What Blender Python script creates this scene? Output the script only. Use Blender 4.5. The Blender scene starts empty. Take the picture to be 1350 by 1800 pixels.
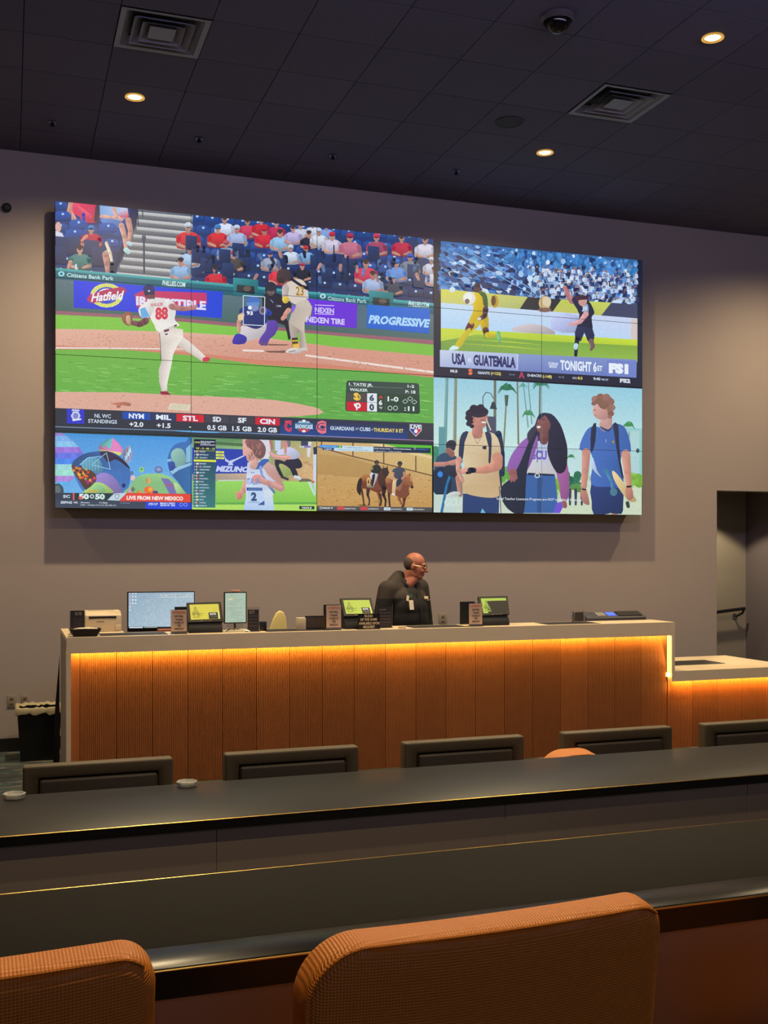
import bpy, bmesh, math, random
from mathutils import Vector, Matrix
from mathutils.geometry import tessellate_polygon

# ------------------------------------------------------------------ camera, world, exposure
SC = bpy.context.scene
COL = SC.collection
EYE = 1.82                       # camera height above the main floor
FPX = 1900.0                     # focal length in pixels of the 1350 x 1800 frame
YAW = math.atan(FPX / 5480.0)
cd = bpy.data.cameras.new('camera'); cam = bpy.data.objects.new('camera', cd); COL.objects.link(cam)
cam.location = (0, 0, EYE); cam.rotation_euler = (math.pi / 2, 0, -YAW)
cd.sensor_fit = 'HORIZONTAL'; cd.sensor_width = 36; cd.lens = FPX / 1350 * 36
cd.shift_y = 66 / 1350; cd.clip_start = .05; cd.clip_end = 60
SC.camera = cam
w = bpy.data.worlds.new('world'); SC.world = w; w.use_nodes = True
w.node_tree.nodes['Background'].inputs[0].default_value = (.5, .42, .34, 1)
w.node_tree.nodes['Background'].inputs[1].default_value = .02
SC.view_settings.view_transform = 'Standard'; SC.view_settings.look = 'None'
SC.view_settings.gamma = 1; SC.view_settings.use_curve_mapping = False
SC.view_settings.exposure = 0.0
SC.cycles.max_bounces = 6; SC.cycles.sample_clamp_indirect = 3
SCREEN = 1.0                     # screen white
LAMP_W = 620.0                    # watts of a ceiling downlight
WARM = (1, .76, .44)

R0 = math.radians
# soft cool fill light added at the rear of the room, behind the camera
_ld = bpy.data.lights.new('rear_fill_light', 'AREA'); _ld.shape = 'RECTANGLE'; _ld.size = 9; _ld.size_y = 2.4
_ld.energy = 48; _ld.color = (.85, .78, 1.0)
_lo = bpy.data.objects.new('rear_fill_light', _ld); COL.objects.link(_lo); _lo.location = (3.2, -3.8, 3.6); _lo.rotation_euler = (math.pi / 2, 0, 0)

# long unseen fill light added under the ceiling, washing the screen wall and ceiling
_ld = bpy.data.lights.new('ceiling_fill_light', 'AREA'); _ld.shape = 'RECTANGLE'; _ld.size = 9; _ld.size_y = .3
_ld.energy = 105; _ld.color = (.68, .60, 1.0)
_lo = bpy.data.objects.new('ceiling_fill_light', _ld); COL.objects.link(_lo); _lo.location = (3.6, 3.4, 4.95); _lo.rotation_euler = (R0(98), 0, 0)

# ------------------------------------------------------------------ helpers
R = math.radians
_c, _s = math.cos(YAW), math.sin(YAW)
def ray(u, v):
    r = (u - 675) / FPX
    return r * _c + _s, -r * _s + _c, (966 - v) / FPX
def at(u, v, Y):                 # a point of the room at depth Y
    x, y, z = ray(u, v); k = Y / y
    return Vector((x * k, Y, EYE + z * k))
def atz(u, v, Z):
    x, y, z = ray(u, v); k = (Z - EYE) / z
    return Vector((x * k, y * k, Z))
def lin(c):
    return tuple(((x / 255) / 12.92 if x <= 10 else ((x / 255 + .055) / 1.055) ** 2.4) for x in c[:3])
MATS = {}
def mat(name, rgb, rough=.6, metal=0, emit=None, es=0, spec=.5, noise=0, nscale=40, bump=0, bscale=200, vary=0, trans=0, ior=1.45, coat=0):
    if name in MATS: return MATS[name]
    m = bpy.data.materials.new(name); m.use_nodes = True; MATS[name] = m
    nt = m.node_tree; b = nt.nodes['Principled BSDF']
    col = lin(rgb)
    b.inputs['Base Color'].default_value = (*col, 1); b.inputs['Roughness'].default_value = rough
    b.inputs['Metallic'].default_value = metal; b.inputs['Specular IOR Level'].default_value = spec
    b.inputs['Transmission Weight'].default_value = trans; b.inputs['IOR'].default_value = ior
    b.inputs['Coat Weight'].default_value = coat
    if emit:
        b.inputs['Emission Color'].default_value = (*lin(emit), 1); b.inputs['Emission Strength'].default_value = es
    tc = nt.nodes.new('ShaderNodeTexCoord')
    src = None
    if noise or vary:
        mx = nt.nodes.new('ShaderNodeMix'); mx.data_type = 'RGBA'
        mx.inputs[6].default_value = (*[c * (1 - noise) for c in col], 1)
        mx.inputs[7].default_value = (*[min(1, c * (1 + noise)) for c in col], 1)
        n = nt.nodes.new('ShaderNodeTexNoise'); n.inputs['Scale'].default_value = nscale; n.inputs['Detail'].default_value = 4
        nt.links.new(tc.outputs['Object'], n.inputs['Vector']); nt.links.new(n.outputs['Fac'], mx.inputs[0])
        src = mx.outputs[2]
        if vary:
            oi = nt.nodes.new('ShaderNodeObjectInfo'); mr = nt.nodes.new('ShaderNodeMapRange')
            mr.inputs[3].default_value = 1 - vary; mr.inputs[4].default_value = 1 + vary
            nt.links.new(oi.outputs['Random'], mr.inputs[0])
            vm = nt.nodes.new('ShaderNodeVectorMath'); vm.operation = 'SCALE'
            nt.links.new(src, vm.inputs[0]); nt.links.new(mr.outputs[0], vm.inputs['Scale']); src = vm.outputs[0]
        nt.links.new(src, b.inputs['Base Color'])
    if bump:
        n2 = nt.nodes.new('ShaderNodeTexNoise'); n2.inputs['Scale'].default_value = bscale; n2.inputs['Detail'].default_value = 3
        bp = nt.nodes.new('ShaderNodeBump'); bp.inputs['Strength'].default_value = bump; bp.inputs['Distance'].default_value = .003
        nt.links.new(tc.outputs['Object'], n2.inputs['Vector']); nt.links.new(n2.outputs['Fac'], bp.inputs['Height'])
        nt.links.new(bp.outputs[0], b.inputs['Normal'])
    return m

def wloc(p):
    v = Vector((0, 0, 0))
    while p is not None: v += p.location; p = p.parent
    return v
def link(name, me, m, parent=None):
    o = bpy.data.objects.new(name, me); COL.objects.link(o)
    if m is not None:
        for k in (m if isinstance(m, (list, tuple)) else [m]): me.materials.append(k)
    if parent is not None: o.parent = parent
    return o
class MB:
    """collects solids in room coordinates and links them as ONE mesh object"""
    def __init__(s): s.bm = bmesh.new()
    def box(s, x0, x1, y0, y1, z0, z1, bev=0, seg=2):
        r = bmesh.ops.create_cube(s.bm, size=1)
        bmesh.ops.scale(s.bm, vec=(x1 - x0, y1 - y0, z1 - z0), verts=r['verts'])
        bmesh.ops.translate(s.bm, vec=((x0 + x1) / 2, (y0 + y1) / 2, (z0 + z1) / 2), verts=r['verts'])
        if bev:
            es = list({e for v in r['verts'] for e in v.link_edges})
            bmesh.ops.bevel(s.bm, geom=es, offset=bev, segments=seg, profile=.5, affect='EDGES')
        return s
    def prism(s, pts, h, axis='z', base=0.):
        """outline pts (2D) extruded from base to base+h along an axis"""
        def P(a, b, c): return {'z': (a, b, c), 'y': (a, c, b), 'x': (c, a, b)}[axis]
        lo = [s.bm.verts.new(P(a, b, base)) for a, b in pts]; hi = [s.bm.verts.new(P(a, b, base + h)) for a, b in pts]
        n = len(pts); s.bm.faces.new(lo); s.bm.faces.new(hi)
        for i in range(n): s.bm.faces.new((lo[i], lo[(i + 1) % n], hi[(i + 1) % n], hi[i]))
        return s
    def lathe(s, prof, c=(0, 0, 0), n=24, axis='z', cap=True):
        rings = []
        for r, h in prof:
            ring = []
            for i in range(n):
                a = 2 * math.pi * i / n; x, y = r * math.cos(a), r * math.sin(a)
                p = {'z': (x, y, h), 'y': (x, h, y), 'x': (h, x, y)}[axis]
                ring.append(s.bm.verts.new((p[0] + c[0], p[1] + c[1], p[2] + c[2])))
            rings.append(ring)
        for a, b in zip(rings, rings[1:]):
            for i in range(n): s.bm.faces.new((a[i], a[(i + 1) % n], b[(i + 1) % n], b[i]))
        if cap: s.bm.faces.new(rings[0]); s.bm.faces.new(rings[-1])
        return s
    def tube(s, pts, r, n=8):
        pts = [Vector(p) for p in pts]; rings = []
        for i, p in enumerate(pts):
            d = (pts[min(i + 1, len(pts) - 1)] - pts[max(i - 1, 0)]).normalized()
            a = d.orthogonal().normalized() if i == 0 else (ra - d * ra.dot(d)).normalized()
            ra = a; b = d.cross(a)
            rr = r[i] if isinstance(r, (list, tuple)) else r
            rings.append([s.bm.verts.new(p + a * math.cos(2 * math.pi * k / n) * rr + b * math.sin(2 * math.pi * k / n) * rr) for k in range(n)])
        for a, b in zip(rings, rings[1:]):
            for i in range(n): s.bm.faces.new((a[i], a[(i + 1) % n], b[(i + 1) % n], b[i]))
        s.bm.faces.new(rings[0]); s.bm.faces.new(rings[-1])
        return s
    def ball(s, c, r, seg=16, rot=None):
        """ellipsoid; r a number or three radii"""
        rr = r if isinstance(r, (list, tuple)) else (r, r, r)
        q = bmesh.ops.create_uvsphere(s.bm, u_segments=seg, v_segments=max(6, seg * 2 // 3), radius=1)
        M = Matrix.Translation(c) @ (rot.to_4x4() if rot else Matrix()) @ Matrix.Diagonal((*rr, 1))
        bmesh.ops.transform(s.bm, matrix=M, verts=q['verts'])
        return s
    def cap(s, a, b, ra, rb, seg=14):
        a, b = Vector(a), Vector(b); s.ball(a, ra, seg); s.ball(b, rb, seg)
        s.tube([a, b], [ra, rb], seg); return s
    def spin(s, ang, c, axis='Z'):
        bmesh.ops.rotate(s.bm, cent=c, matrix=Matrix.Rotation(ang, 3, axis), verts=s.bm.verts); return s
    def bevel(s, off, seg=2, min_ang=40):
        s.bm.normal_update()
        bmesh.ops.recalc_face_normals(s.bm, faces=s.bm.faces)
        es = [e for e in s.bm.edges if len(e.link_faces) == 2 and e.calc_face_angle(0) > R(min_ang)]
        bmesh.ops.bevel(s.bm, geom=es, offset=off, segments=seg, profile=.5, affect='EDGES'); return s
    def build(s, name, m, parent=None, smooth=False, fuse=0, iters=4):
        bmesh.ops.recalc_face_normals(s.bm, faces=s.bm.faces)
        off = wloc(parent)
        if off.length: bmesh.ops.translate(s.bm, vec=-off, verts=s.bm.verts)
        me = bpy.data.meshes.new(name); s.bm.to_mesh(me); s.bm.free()
        if fuse:
            t = bpy.data.objects.new('tmp', me); COL.objects.link(t)
            rm = t.modifiers.new('r', 'REMESH'); rm.mode = 'VOXEL'; rm.voxel_size = fuse
            sm = t.modifiers.new('s', 'SMOOTH'); sm.iterations = iters; sm.factor = .5
            dg = bpy.context.evaluated_depsgraph_get(); dg.update()
            me2 = bpy.data.meshes.new_from_object(t.evaluated_get(dg)); bpy.data.objects.remove(t); bpy.data.meshes.remove(me)
            me = me2; me.name = name; smooth = True
        if smooth: me.shade_smooth()
        o = link(name, me, m, parent)
        if smooth and not fuse:
            me.set_sharp_from_angle(angle=R(38))
        return o
def tag(o, label=None, cat=None, group=None, kind=None):
    for k, v in (('label', label), ('category', cat), ('group', group), ('kind', kind)):
        if v: o[k] = v
    return o
def thing(name, label, cat, loc=(0, 0, 0), group=None):
    o = bpy.data.objects.new(name, None); COL.objects.link(o); o.location = loc
    return tag(o, label, cat, group)
def copy_tree(o, parent=None):
    c = o.copy(); COL.objects.link(c)
    if parent is not None: c.parent = parent
    for ch in KIDS(o): copy_tree(ch, c)
    return c
def KIDS(o): return [q for q in COL.objects if q.parent is o]
def box(name, m, b, parent=None, bev=0, seg=2):
    return MB().box(*b, bev=bev, seg=seg).build(name, m, parent, smooth=bool(bev))
def struct(o): o['kind'] = 'structure'; return o

# text as flat triangles, cached
_TX = {}
def glyphs(s, bold=0., sp=1.0):
    k = (s, bold, sp)
    if k not in _TX:
        cu = bpy.data.curves.new('t', 'FONT'); cu.body = s; cu.offset = bold; cu.resolution_u = 2; cu.space_character = sp
        o = bpy.data.objects.new('t', cu); COL.objects.link(o)
        dg = bpy.context.evaluated_depsgraph_get(); dg.update()
        me = bpy.data.meshes.new_from_object(o.evaluated_get(dg)); me.calc_loop_triangles()
        vs = [(v.co.x, v.co.y) for v in me.vertices]; ts = [tuple(t.vertices) for t in me.loop_triangles]
        bpy.data.objects.remove(o); bpy.data.meshes.remove(me); bpy.data.curves.remove(cu)
        x0 = min([p[0] for p in vs] or [0]); x1 = max([p[0] for p in vs] or [1])
        _TX[k] = ([((x - x0) / max(x1 - x0, 1e-6), y / .729) for x, y in vs], ts)
    return _TX[k]
def sign_text(name, lines, m, parent, origin, ex, ez):
    """lines: (string, x0, x1, baseline, height) as fractions of a face spanned by ex, ez from its lower left corner"""
    bm = bmesh.new(); origin, ex, ez = Vector(origin), Vector(ex), Vector(ez)
    n = ex.cross(ez).normalized() * .0012; off = wloc(parent)
    for s, x0, x1, yb, h in lines:
        vs, ts = glyphs(s, .02)
        V = [bm.verts.new(origin + ex * (x0 + (x1 - x0) * a) + ez * (yb + h * b) + n - off) for a, b in vs]
        for t in ts:
            try: bm.faces.new([V[i] for i in t])
            except ValueError: pass
    me = bpy.data.meshes.new(name); bm.to_mesh(me); bm.free()
    return link(name, me, m, parent)

# ------------------------------------------------------------------ materials
PAINT = mat('taupe_wall_paint', (146, 136, 132), .85, bump=.12, bscale=260, noise=.03, nscale=3)
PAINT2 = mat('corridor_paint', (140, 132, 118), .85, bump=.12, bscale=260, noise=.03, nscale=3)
CEIL = mat('charcoal_ceiling_tile', (84, 82, 106), .9, noise=.15, nscale=30, bump=.3, bscale=300, vary=.06)
CGRID = mat('ceiling_grid', (40, 38, 46), .7)
STONE = mat('cream_veined_stone', (215, 196, 162), .35, noise=.08, nscale=5)
MATB = mat('black_counter_mat', (34, 32, 34), .6, noise=.1)
DARKW = mat('black_laminate', (22, 20, 20), .4)
TOPA = mat('charcoal_speckled_worktop', (25, 24, 24), .42, noise=.12, nscale=180, spec=.22)
TOPB = mat('dark_brown_worktop', (17, 14, 10), .7, noise=.18, nscale=120, bump=.2, bscale=300, spec=.1)
GLOSSB = mat('polished_black_nosing', (16, 16, 18), .24, spec=.15)
EDGE = mat('black_edge_band', (8, 7, 6), .35)
TRIMM = mat('brass_edge_trim', (190, 160, 95), .3, metal=1)
GREYP = mat('grey_brown_front_panel', (140, 126, 116), .75, noise=.08, nscale=200, bump=.2, bscale=400)
BLK = mat('black_plastic', (22, 22, 24), .4)
BLK2 = mat('matte_black_plastic', (16, 16, 17), .7)
WHT = mat('white_metal', (220, 218, 212), .5)
CREAMP = mat('cream_plastic', (196, 180, 150), .5, noise=.03)
CHROME = mat('chrome', (210, 210, 210), .15, metal=1)
PAPER = mat('white_paper', (225, 210, 190), .7)
INK = mat('black_ink', (25, 22, 22), .8)
REDINK = mat('red_ink', (190, 70, 50), .8)
CREAMINK = mat('cream_print', (225, 205, 165), .8)
GLASS = mat('clear_acrylic', (235, 240, 240), .06, trans=1, ior=1.3)
def carpet_material():
    m = mat('patterned_carpet', (60, 62, 60), .95, bump=.5, bscale=500)
    nt = m.node_tree; b = nt.nodes['Principled BSDF']; tc = nt.nodes.new('ShaderNodeTexCoord')
    mp = nt.nodes.new('ShaderNodeMapping'); mp.inputs['Scale'].default_value = (1.6, 2.2, 1); nt.links.new(tc.outputs['Object'], mp.inputs[0])
    n = nt.nodes.new('ShaderNodeTexNoise'); n.inputs['Scale'].default_value = 2.2; n.inputs['Detail'].default_value = 5; n.inputs['Distortion'].default_value = 1.5
    cr = nt.nodes.new('ShaderNodeValToRGB'); e = cr.color_ramp.elements
    e[0].position = .32; e[0].color = (.012, .013, .014, 1); e[1].position = .72; e[1].color = (.13, .11, .085, 1)
    for p, c in ((.45, (.03, .035, .035)), (.55, (.03, .055, .055)), (.63, (.10, .09, .075))):
        q = e.new(p); q.color = (*c, 1)
    nt.links.new(mp.outputs[0], n.inputs['Vector']); nt.links.new(n.outputs['Fac'], cr.inputs[0]); nt.links.new(cr.outputs[0], b.inputs['Base Color'])
    return m
CARPET = carpet_material()

# ------------------------------------------------------------------ the room
YW = 10.31                       # face of the screen wall
ZC = EYE + 3.60                  # ceiling
X0, X1, Y0 = -4.2, 12.0, -4.0
struct(box('floor', CARPET, (X0, X1, Y0, 13.0, -.12, 0)))
struct(box('floor_upper_tier', CARPET, (X0, X1, Y0, 3.35, 0, .25)))
ox0, oz1 = at(1260, 862, YW).x, at(1260, 862, YW).z
mb = MB()
mb.box(X0, ox0, YW, YW + .2, 0, ZC + .3); mb.box(ox0, 11.0, YW, YW + .2, oz1, ZC + .3); mb.box(11.0, X1, YW, YW + .2, 0, ZC + .3)
struct(mb.build('wall_back', PAINT))
struct(box('wall_left', PAINT, (X0 - .2, X0, Y0, YW + .2, 0, ZC + .3)))
struct(box('wall_right', PAINT, (X1, X1 + .2, Y0, 13, 0, ZC + .3)))
struct(box('wall_front', PAINT, (X0, X1, Y0 - .2, Y0, 0, ZC + .3)))
cxr = at(1311, 900, 11.62).x
struct(box('wall_corridor_back', PAINT2, (ox0 - 1.2, cxr, 11.62, 11.8, 0, 3.1)))
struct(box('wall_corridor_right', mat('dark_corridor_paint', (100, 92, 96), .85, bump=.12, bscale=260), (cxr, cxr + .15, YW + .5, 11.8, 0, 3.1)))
struct(box('wall_corridor_left', PAINT2, (ox0 - 1.35, ox0 - 1.2, YW + .2, 11.8, 0, 3.1)))
struct(box('ceiling_corridor', CEIL, (ox0 - 1.35, 12.0, YW + .2, 13.0, 2.75, 2.85)))
struct(box('wall_corridor_far', PAINT2, (cxr + .15, 12.0, 11.5, 11.65, 0, 2.75)))
struct(box('baseboard_back', DARKW, (X0, ox0, YW - .012, YW, 0, .12)))
struct(box('baseboard_left', DARKW, (X0, X0 + .012, Y0, YW, 0, .12)))
ceiling = struct(box('ceiling', CGRID, (X0, X1, Y0, YW + .2, ZC + .075, ZC + .3)))
TX, TY, TS = 4.345, 7.325, .6075
HOLES = {(0, 0), (-6, 0)}        # grid cells taken by the two air diffusers
tile_me = None
for i in range(-9, 13):
    for j in range(-5, 5):
        x0, y0 = TX + i * TS, TY + j * TS
        if (i, j) in HOLES or x0 + TS > X1 or y0 + TS > YW: continue
        if tile_me is None:
            o = MB().box(.0025, TS - .0025, .0025, TS - .0025, 0, .012, bev=.002, seg=1).build('ceiling_tile', CEIL, ceiling); tile_me = o.data
        else:
            o = bpy.data.objects.new('ceiling_tile', tile_me); COL.objects.link(o); o.parent = ceiling
        o.location = (x0, y0, ZC)
cut_me = None
for i in range(-9, 13):                              # the cut row along the screen wall
    x0, y0 = TX + i * TS, TY + 4 * TS
    if cut_me is None:
        o = MB().box(.0025, TS - .0025, .0025, YW - y0 - .002, 0, .012, bev=.002, seg=1).build('ceiling_tile', CEIL, ceiling); cut_me = o.data
    else:
        o = bpy.data.objects.new('ceiling_tile', cut_me); COL.objects.link(o); o.parent = ceiling
    o.location = (x0, y0, ZC)
rest = MB()
rest.box(X0, X1, Y0, TY - 5 * TS, ZC, ZC + .012); rest.box(X0, TX - 9 * TS, TY - 5 * TS, YW, ZC, ZC + .012)
rest.build('ceiling_panel', CEIL, ceiling)

# downlights: warm recessed fittings, a lamp of their own each
BULB = mat('lit_bulb', (255, 230, 180), .5, emit=(255, 226, 170), es=14)
REFL = mat('gold_reflector', (225, 190, 110), .25, metal=1, emit=(255, 190, 90), es=.5)
SPOTBEAM = 160
def downlight(x, y, label, watts=LAMP_W, beam=SPOTBEAM, blend=.9, rad=.05):
    t = thing('downlight', label, 'ceiling light', (x, y, ZC), 'warm ceiling downlights')
    MB().lathe([(.075, -.001), (.078, -.010), (.060, -.012), (.052, -.001)], (x, y, ZC), 24, cap=False).build('trim_ring', REFL, t, smooth=True)
    MB().lathe([(.052, -.002), (.05, -.005)], (x, y, ZC), 24).build('bulb', BULB, t)
    ld = bpy.data.lights.new('lamp', 'SPOT'); ld.energy = watts; ld.color = WARM; ld.spot_size = R(beam); ld.spot_blend = blend; ld.shadow_soft_size = rad
    lo = bpy.data.objects.new('lamp', ld); COL.objects.link(lo); lo.parent = t; lo.location = (0, 0, -.03)
    return t
downlight(.943, 8.765, 'lit warm downlight in the dark ceiling, leftmost of the three')
downlight(4.585, 8.773, 'lit warm downlight in the ceiling above the right end of the video wall')
downlight(4.67, 6.418, 'brightest warm downlight, near the top right corner of the ceiling', watts=LAMP_W * .6)
for x, y, f, bm_ in [(8.23, 8.77, .75, 155), (-2.7, 8.77, .5, 150), (1.03, 6.42, .45, 130), (8.3, 6.42, .5, 120), (.50, 4.25, .12, 30), (2.06, 4.3, .12, 30), (5.2, 4.07, .10, 90), (1.0, 3.2, .30, 110), (4.2, 3.2, .22, 110), (2.8, 4.7, .20, 120), (.72, 1.8, .60, 80), (3.5, 1.9, .12, 80), (-2.6, 4.07, .1, 90)]:  # unseen; some continue the grid, others added to light desks, chairs and stools
    downlight(x, y, 'unseen warm downlight, %.1fm from screen wall and %.1fm from left wall' % (YW - y, x - X0), watts=LAMP_W * f, beam=bm_)
PIN = mat('dark_pinhole_fitting', (30, 28, 30), .3, metal=1); PINR = mat('pinhole_rim', (150, 150, 160), .3, metal=1)
for k, (x, y) in enumerate([(.342, 9.5), (1.569, 9.46), (2.789, 9.47), (4.01, 9.47)]):
    t = thing('sprinkler_head', ['small unlit round ceiling fitting, leftmost, near the left wall edge', 'small unlit ceiling fitting with pale rim, above the stadium steps of the ball game picture',
              'small unlit ceiling fitting, above the middle of the ball game picture', 'small unlit ceiling fitting, rightmost, above the gap between the two sports pictures'][k], 'ceiling fitting', (x, y, ZC), 'small round ceiling fittings')
    MB().lathe([(.034, 0), (.036, -.012), (.022, -.016)], (x, y, ZC), 18).build('escutcheon', PINR, t, smooth=True)
    MB().lathe([(.014, -.014), (.012, -.034), (.020, -.038), (.020, -.042), (.004, -.044)], (x, y, ZC), 14).build('deflector', PIN, t, smooth=True)
# dome camera and flush speaker
t = thing('dome_camera', 'dark glass dome camera in a pale ring on the ceiling', 'camera', (3.499, 6.515, ZC))
MB().lathe([(.115, 0), (.118, -.02), (.098, -.04), (.09, -.03), (.09, 0)], (3.499, 6.515, ZC), 32).build('mounting_ring', mat('dome_ring', (70, 66, 70), .35), t, smooth=True)
MB().ball((3.499, 6.515, ZC - .03), (.086, .086, .085), 24).build('dome', mat('smoked_dome', (14, 12, 12), .08), t, smooth=True)
sp = atz(895, 214, ZC)
t = thing('ceiling_speaker', 'round dark speaker grille flush in the ceiling left of the air diffuser', 'speaker', sp)
MB().lathe([(.12, 0), (.122, -.008), (.105, -.01), (.1, -.004)], sp, 32, cap=True).build('grille', mat('grille', (50, 49, 56), .7, bump=.8, bscale=900), t, smooth=True)
# square air diffusers with nested louvre cones
DIFF = mat('diffuser_paint', (120, 120, 132), .45)
def diffuser(x, y, label, m):
    t = thing('air_diffuser', label, 'air vent', (x, y, ZC), 'square ceiling air diffusers')
    def ring(a, b, za, zb, nm):
        bm = bmesh.new()
        def sq(h, z): return [bm.verts.new((sx * h, sy * h, z)) for sx, sy in ((-1, -1), (1, -1), (1, 1), (-1, 1))]
        A, B, C, D = sq(a, za), sq(b, zb), sq(b - .006, zb + .004), sq(a - .006, za + .004)
        for P, Q in ((A, B), (C, D), (D, A), (B, C)):
            for i in range(4): bm.faces.new((P[i], P[(i + 1) % 4], Q[(i + 1) % 4], Q[i]))
        bmesh.ops.recalc_face_normals(bm, faces=bm.faces)
        me = bpy.data.meshes.new(nm); bm.to_mesh(me); bm.free(); link(nm, me, m, t)
    ring(.300, .262, -.006, -.002, 'frame')
    ring(.262, .215, -.002, .045, 'louvre'); ring(.205, .155, -.012, .035, 'louvre'); ring(.145, .10, -.012, .03, 'louvre')
    o = MB().box(-.09, .09, -.09, .09, -.008, 0, bev=.003, seg=1).build('centre_plate', m, None); o.parent = t
    o = MB().box(-.29, .29, -.29, .29, .06, .07).build('plenum', BLK2, None); o.parent = t
    return t
diffuser(TX + TS / 2, TY + TS / 2, 'square air diffuser catching light, right of the ceiling middle', DIFF)
diffuser(TX - 6 * TS + TS / 2, TY + TS / 2, 'dim square air diffuser at the top left of the ceiling', DIFF)

downlight_c = bpy.data.lights.new('corridor_lamp', 'SPOT'); downlight_c.energy = 130; downlight_c.color = (1, .80, .50); downlight_c.spot_size = R(110); downlight_c.shadow_soft_size = .06
_lo = bpy.data.objects.new('corridor_lamp', downlight_c); COL.objects.link(_lo); _lo.location = (8.0, 10.9, 2.72)

# small wall fittings
MB().lathe([(.04, 0), (.04, -.03), (.025, -.04)], (at(12, 366, YW).x, YW, at(12, 366, YW).z), 16, axis='y').build('wall_sensor', BLK)
tag(bpy.data.objects['wall_sensor'], 'small round black fitting high on the wall left of the video wall', 'sensor')
def outlet(u0, v0, u1, v1, label, m, m2):
    a, b = at(u0, v1, YW), at(u1, v0, YW)
    t = thing('wall_outlet', label, 'outlet', ((a.x + b.x) / 2, YW, (a.z + b.z) / 2), 'wall outlets')
    box('plate', m, (a.x, b.x, YW - .008, YW, a.z, b.z), t, bev=.002)
    h = (b.z - a.z); cx = (a.x + b.x) / 2
    for q in (.3, .7): box('socket', m2, (cx - .016, cx + .016, YW - .011, YW - .007, a.z + h * q - .013, a.z + h * q + .013), t, bev=.002)
OUTM = mat('outlet_plate', (130, 120, 105), .4); OUTK = mat('outlet_socket', (95, 86, 74), .5)
outlet(13, 1221, 28, 1244, 'pale outlet plate low on the left wall, nearer the frame edge', OUTM, OUTK)
outlet(38, 1221, 50, 1242, 'outlet plate low on the left wall, nearer the counter', OUTM, OUTK)
outlet(771, 1078, 785, 1098, 'outlet plate on the wall just right of the standing man', OUTM, OUTK)

# hand rail in the corridor
hr = at(1284, 1073, 11.4)
a, b = at(1236, 1079, 11.50), at(1309, 1069.5, 11.50)
t = thing('handrail', 'black sloping handrail on the lit corridor wall beyond the opening', 'handrail', (b.x, 11.6, b.z))
MB().tube([a, b], .021, 12).build('rail', BLK, t, smooth=True)
MB().tube([b + Vector((0, 0, 0)), b + Vector((-.02, .02, -.06)), b + Vector((-.07, .07, -.10)), b + Vector((-.07, .125, -.10))], .014, 8).build('bracket', BLK, t, smooth=True)
MB().lathe([(.035, 0), (.035, -.012), (.02, -.018)], (b.x - .07, 11.62, b.z - .10), 16, axis='y').build('wall_plate', CHROME, t, smooth=True)
# ------------------------------------------------------------------ betting counter
YC, ZL = 8.425, EYE - .66        # front plane and top of the high ledge
CX0, CX1 = .405, 5.722
ZB = at(1186, 1117, YC).z        # underside of the stone skirt
YF = YC + .075                   # plane of the fluted front
ctr = thing('betting_counter', 'long high counter with cream stone ledge and amber lit fluted wood front', 'counter', ((CX0 + CX1) / 2, YC, 0))
mb = MB().box(CX0, CX1, YC, 8.80, ZL - .03, ZL).box(CX0, CX0 + .462, 8.80, 9.41, ZL - .03, ZL)
mb.box(CX0, CX1, YC, YC + .022, ZB, ZL - .03)
mb.build('stone_ledge', STONE, ctr)
box('stone_leg', STONE, (CX0, CX0 + .032, YC, YF + .03, 0, ZB), ctr)
LOWZ = EYE - 1.107
low0 = at(1183, 1198, YC).z
box('stone_leg', STONE, (CX1 - .03, CX1, YC, YF - .003, low0, ZB), ctr)
box('side_panel', STONE, (CX1 - .022, CX1, YF + .022, 8.80, LOWZ, ZL - .03), ctr)
box('side_panel', PAINT, (CX0, CX0 + .02, YF + .03, 9.41, 0, ZL - .03), ctr)
box('back_panel', DARKW, (CX0 + .03, CX1 - .045, YF + .10, YF + .12, 0, ZL - .03), ctr)
WOOD = mat('orange_fluted_wood', (140, 84, 42), .5, noise=.12, nscale=9, vary=.14, spec=.35)
def fluted(x0, x1, z0, z1, parent, y=YF, pitch=.0145):
    n = max(1, round((x1 - x0 - .004) / pitch)); p = (x1 - x0 - .004) / n; pts = []
    for k in range(n):
        for q in range(5):
            a = math.pi * q / 5
            pts.append((x0 + .002 + p * (k + .5 - .5 * math.cos(a)), y + .006 - .006 * math.sin(a)))
    pts.append((x1 - .002, y + .006)); pts += [(x1 - .002, y + .02), (x0 + .002, y + .02)]
    bm = bmesh.new(); off = wloc(parent)
    lo = [bm.verts.new((a - off.x, b - off.y, z0)) for a, b in pts]; hi = [bm.verts.new((a - off.x, b - off.y, z1)) for a, b in pts]
    for i in range(len(pts)): 
        j = (i + 1) % len(pts); bm.faces.new((lo[i], lo[j], hi[j], hi[i]))
    bmesh.ops.recalc_face_normals(bm, faces=bm.faces)
    me = bpy.data.meshes.new('fluted_panel'); bm.to_mesh(me); bm.free(); me.shade_smooth(); me.set_sharp_from_angle(angle=R(50))
    return link('fluted_panel', me, WOOD, parent)
fx0, fx1 = at(140, 1200, YF).x, CX1 - .034
box('plain_panel', WOOD, (CX0 + .034, fx0, YF, YF + .02, 0, ZL - .03), ctr)
NP = 19
for k in range(NP):
    a = fx0 + (fx1 - fx0) * k / NP; b = fx0 + (fx1 - fx0) * (k + 1) / NP
    fluted(a, b, 0, ZL - .03, ctr)
box('end_trim', DARKW, (fx1 + .001, fx1 + .005, YF - .004, YF + .01, low0, ZL - .03), ctr)
LED = mat('amber_led_strip', (255, 200, 90), .5, emit=(255, 190, 80), es=12)
LITSTONE = mat('lit_stone_glow', (255, 225, 150), .5, emit=(255, 222, 140), es=1.05)
AMB = (1, .62, .13)
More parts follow.
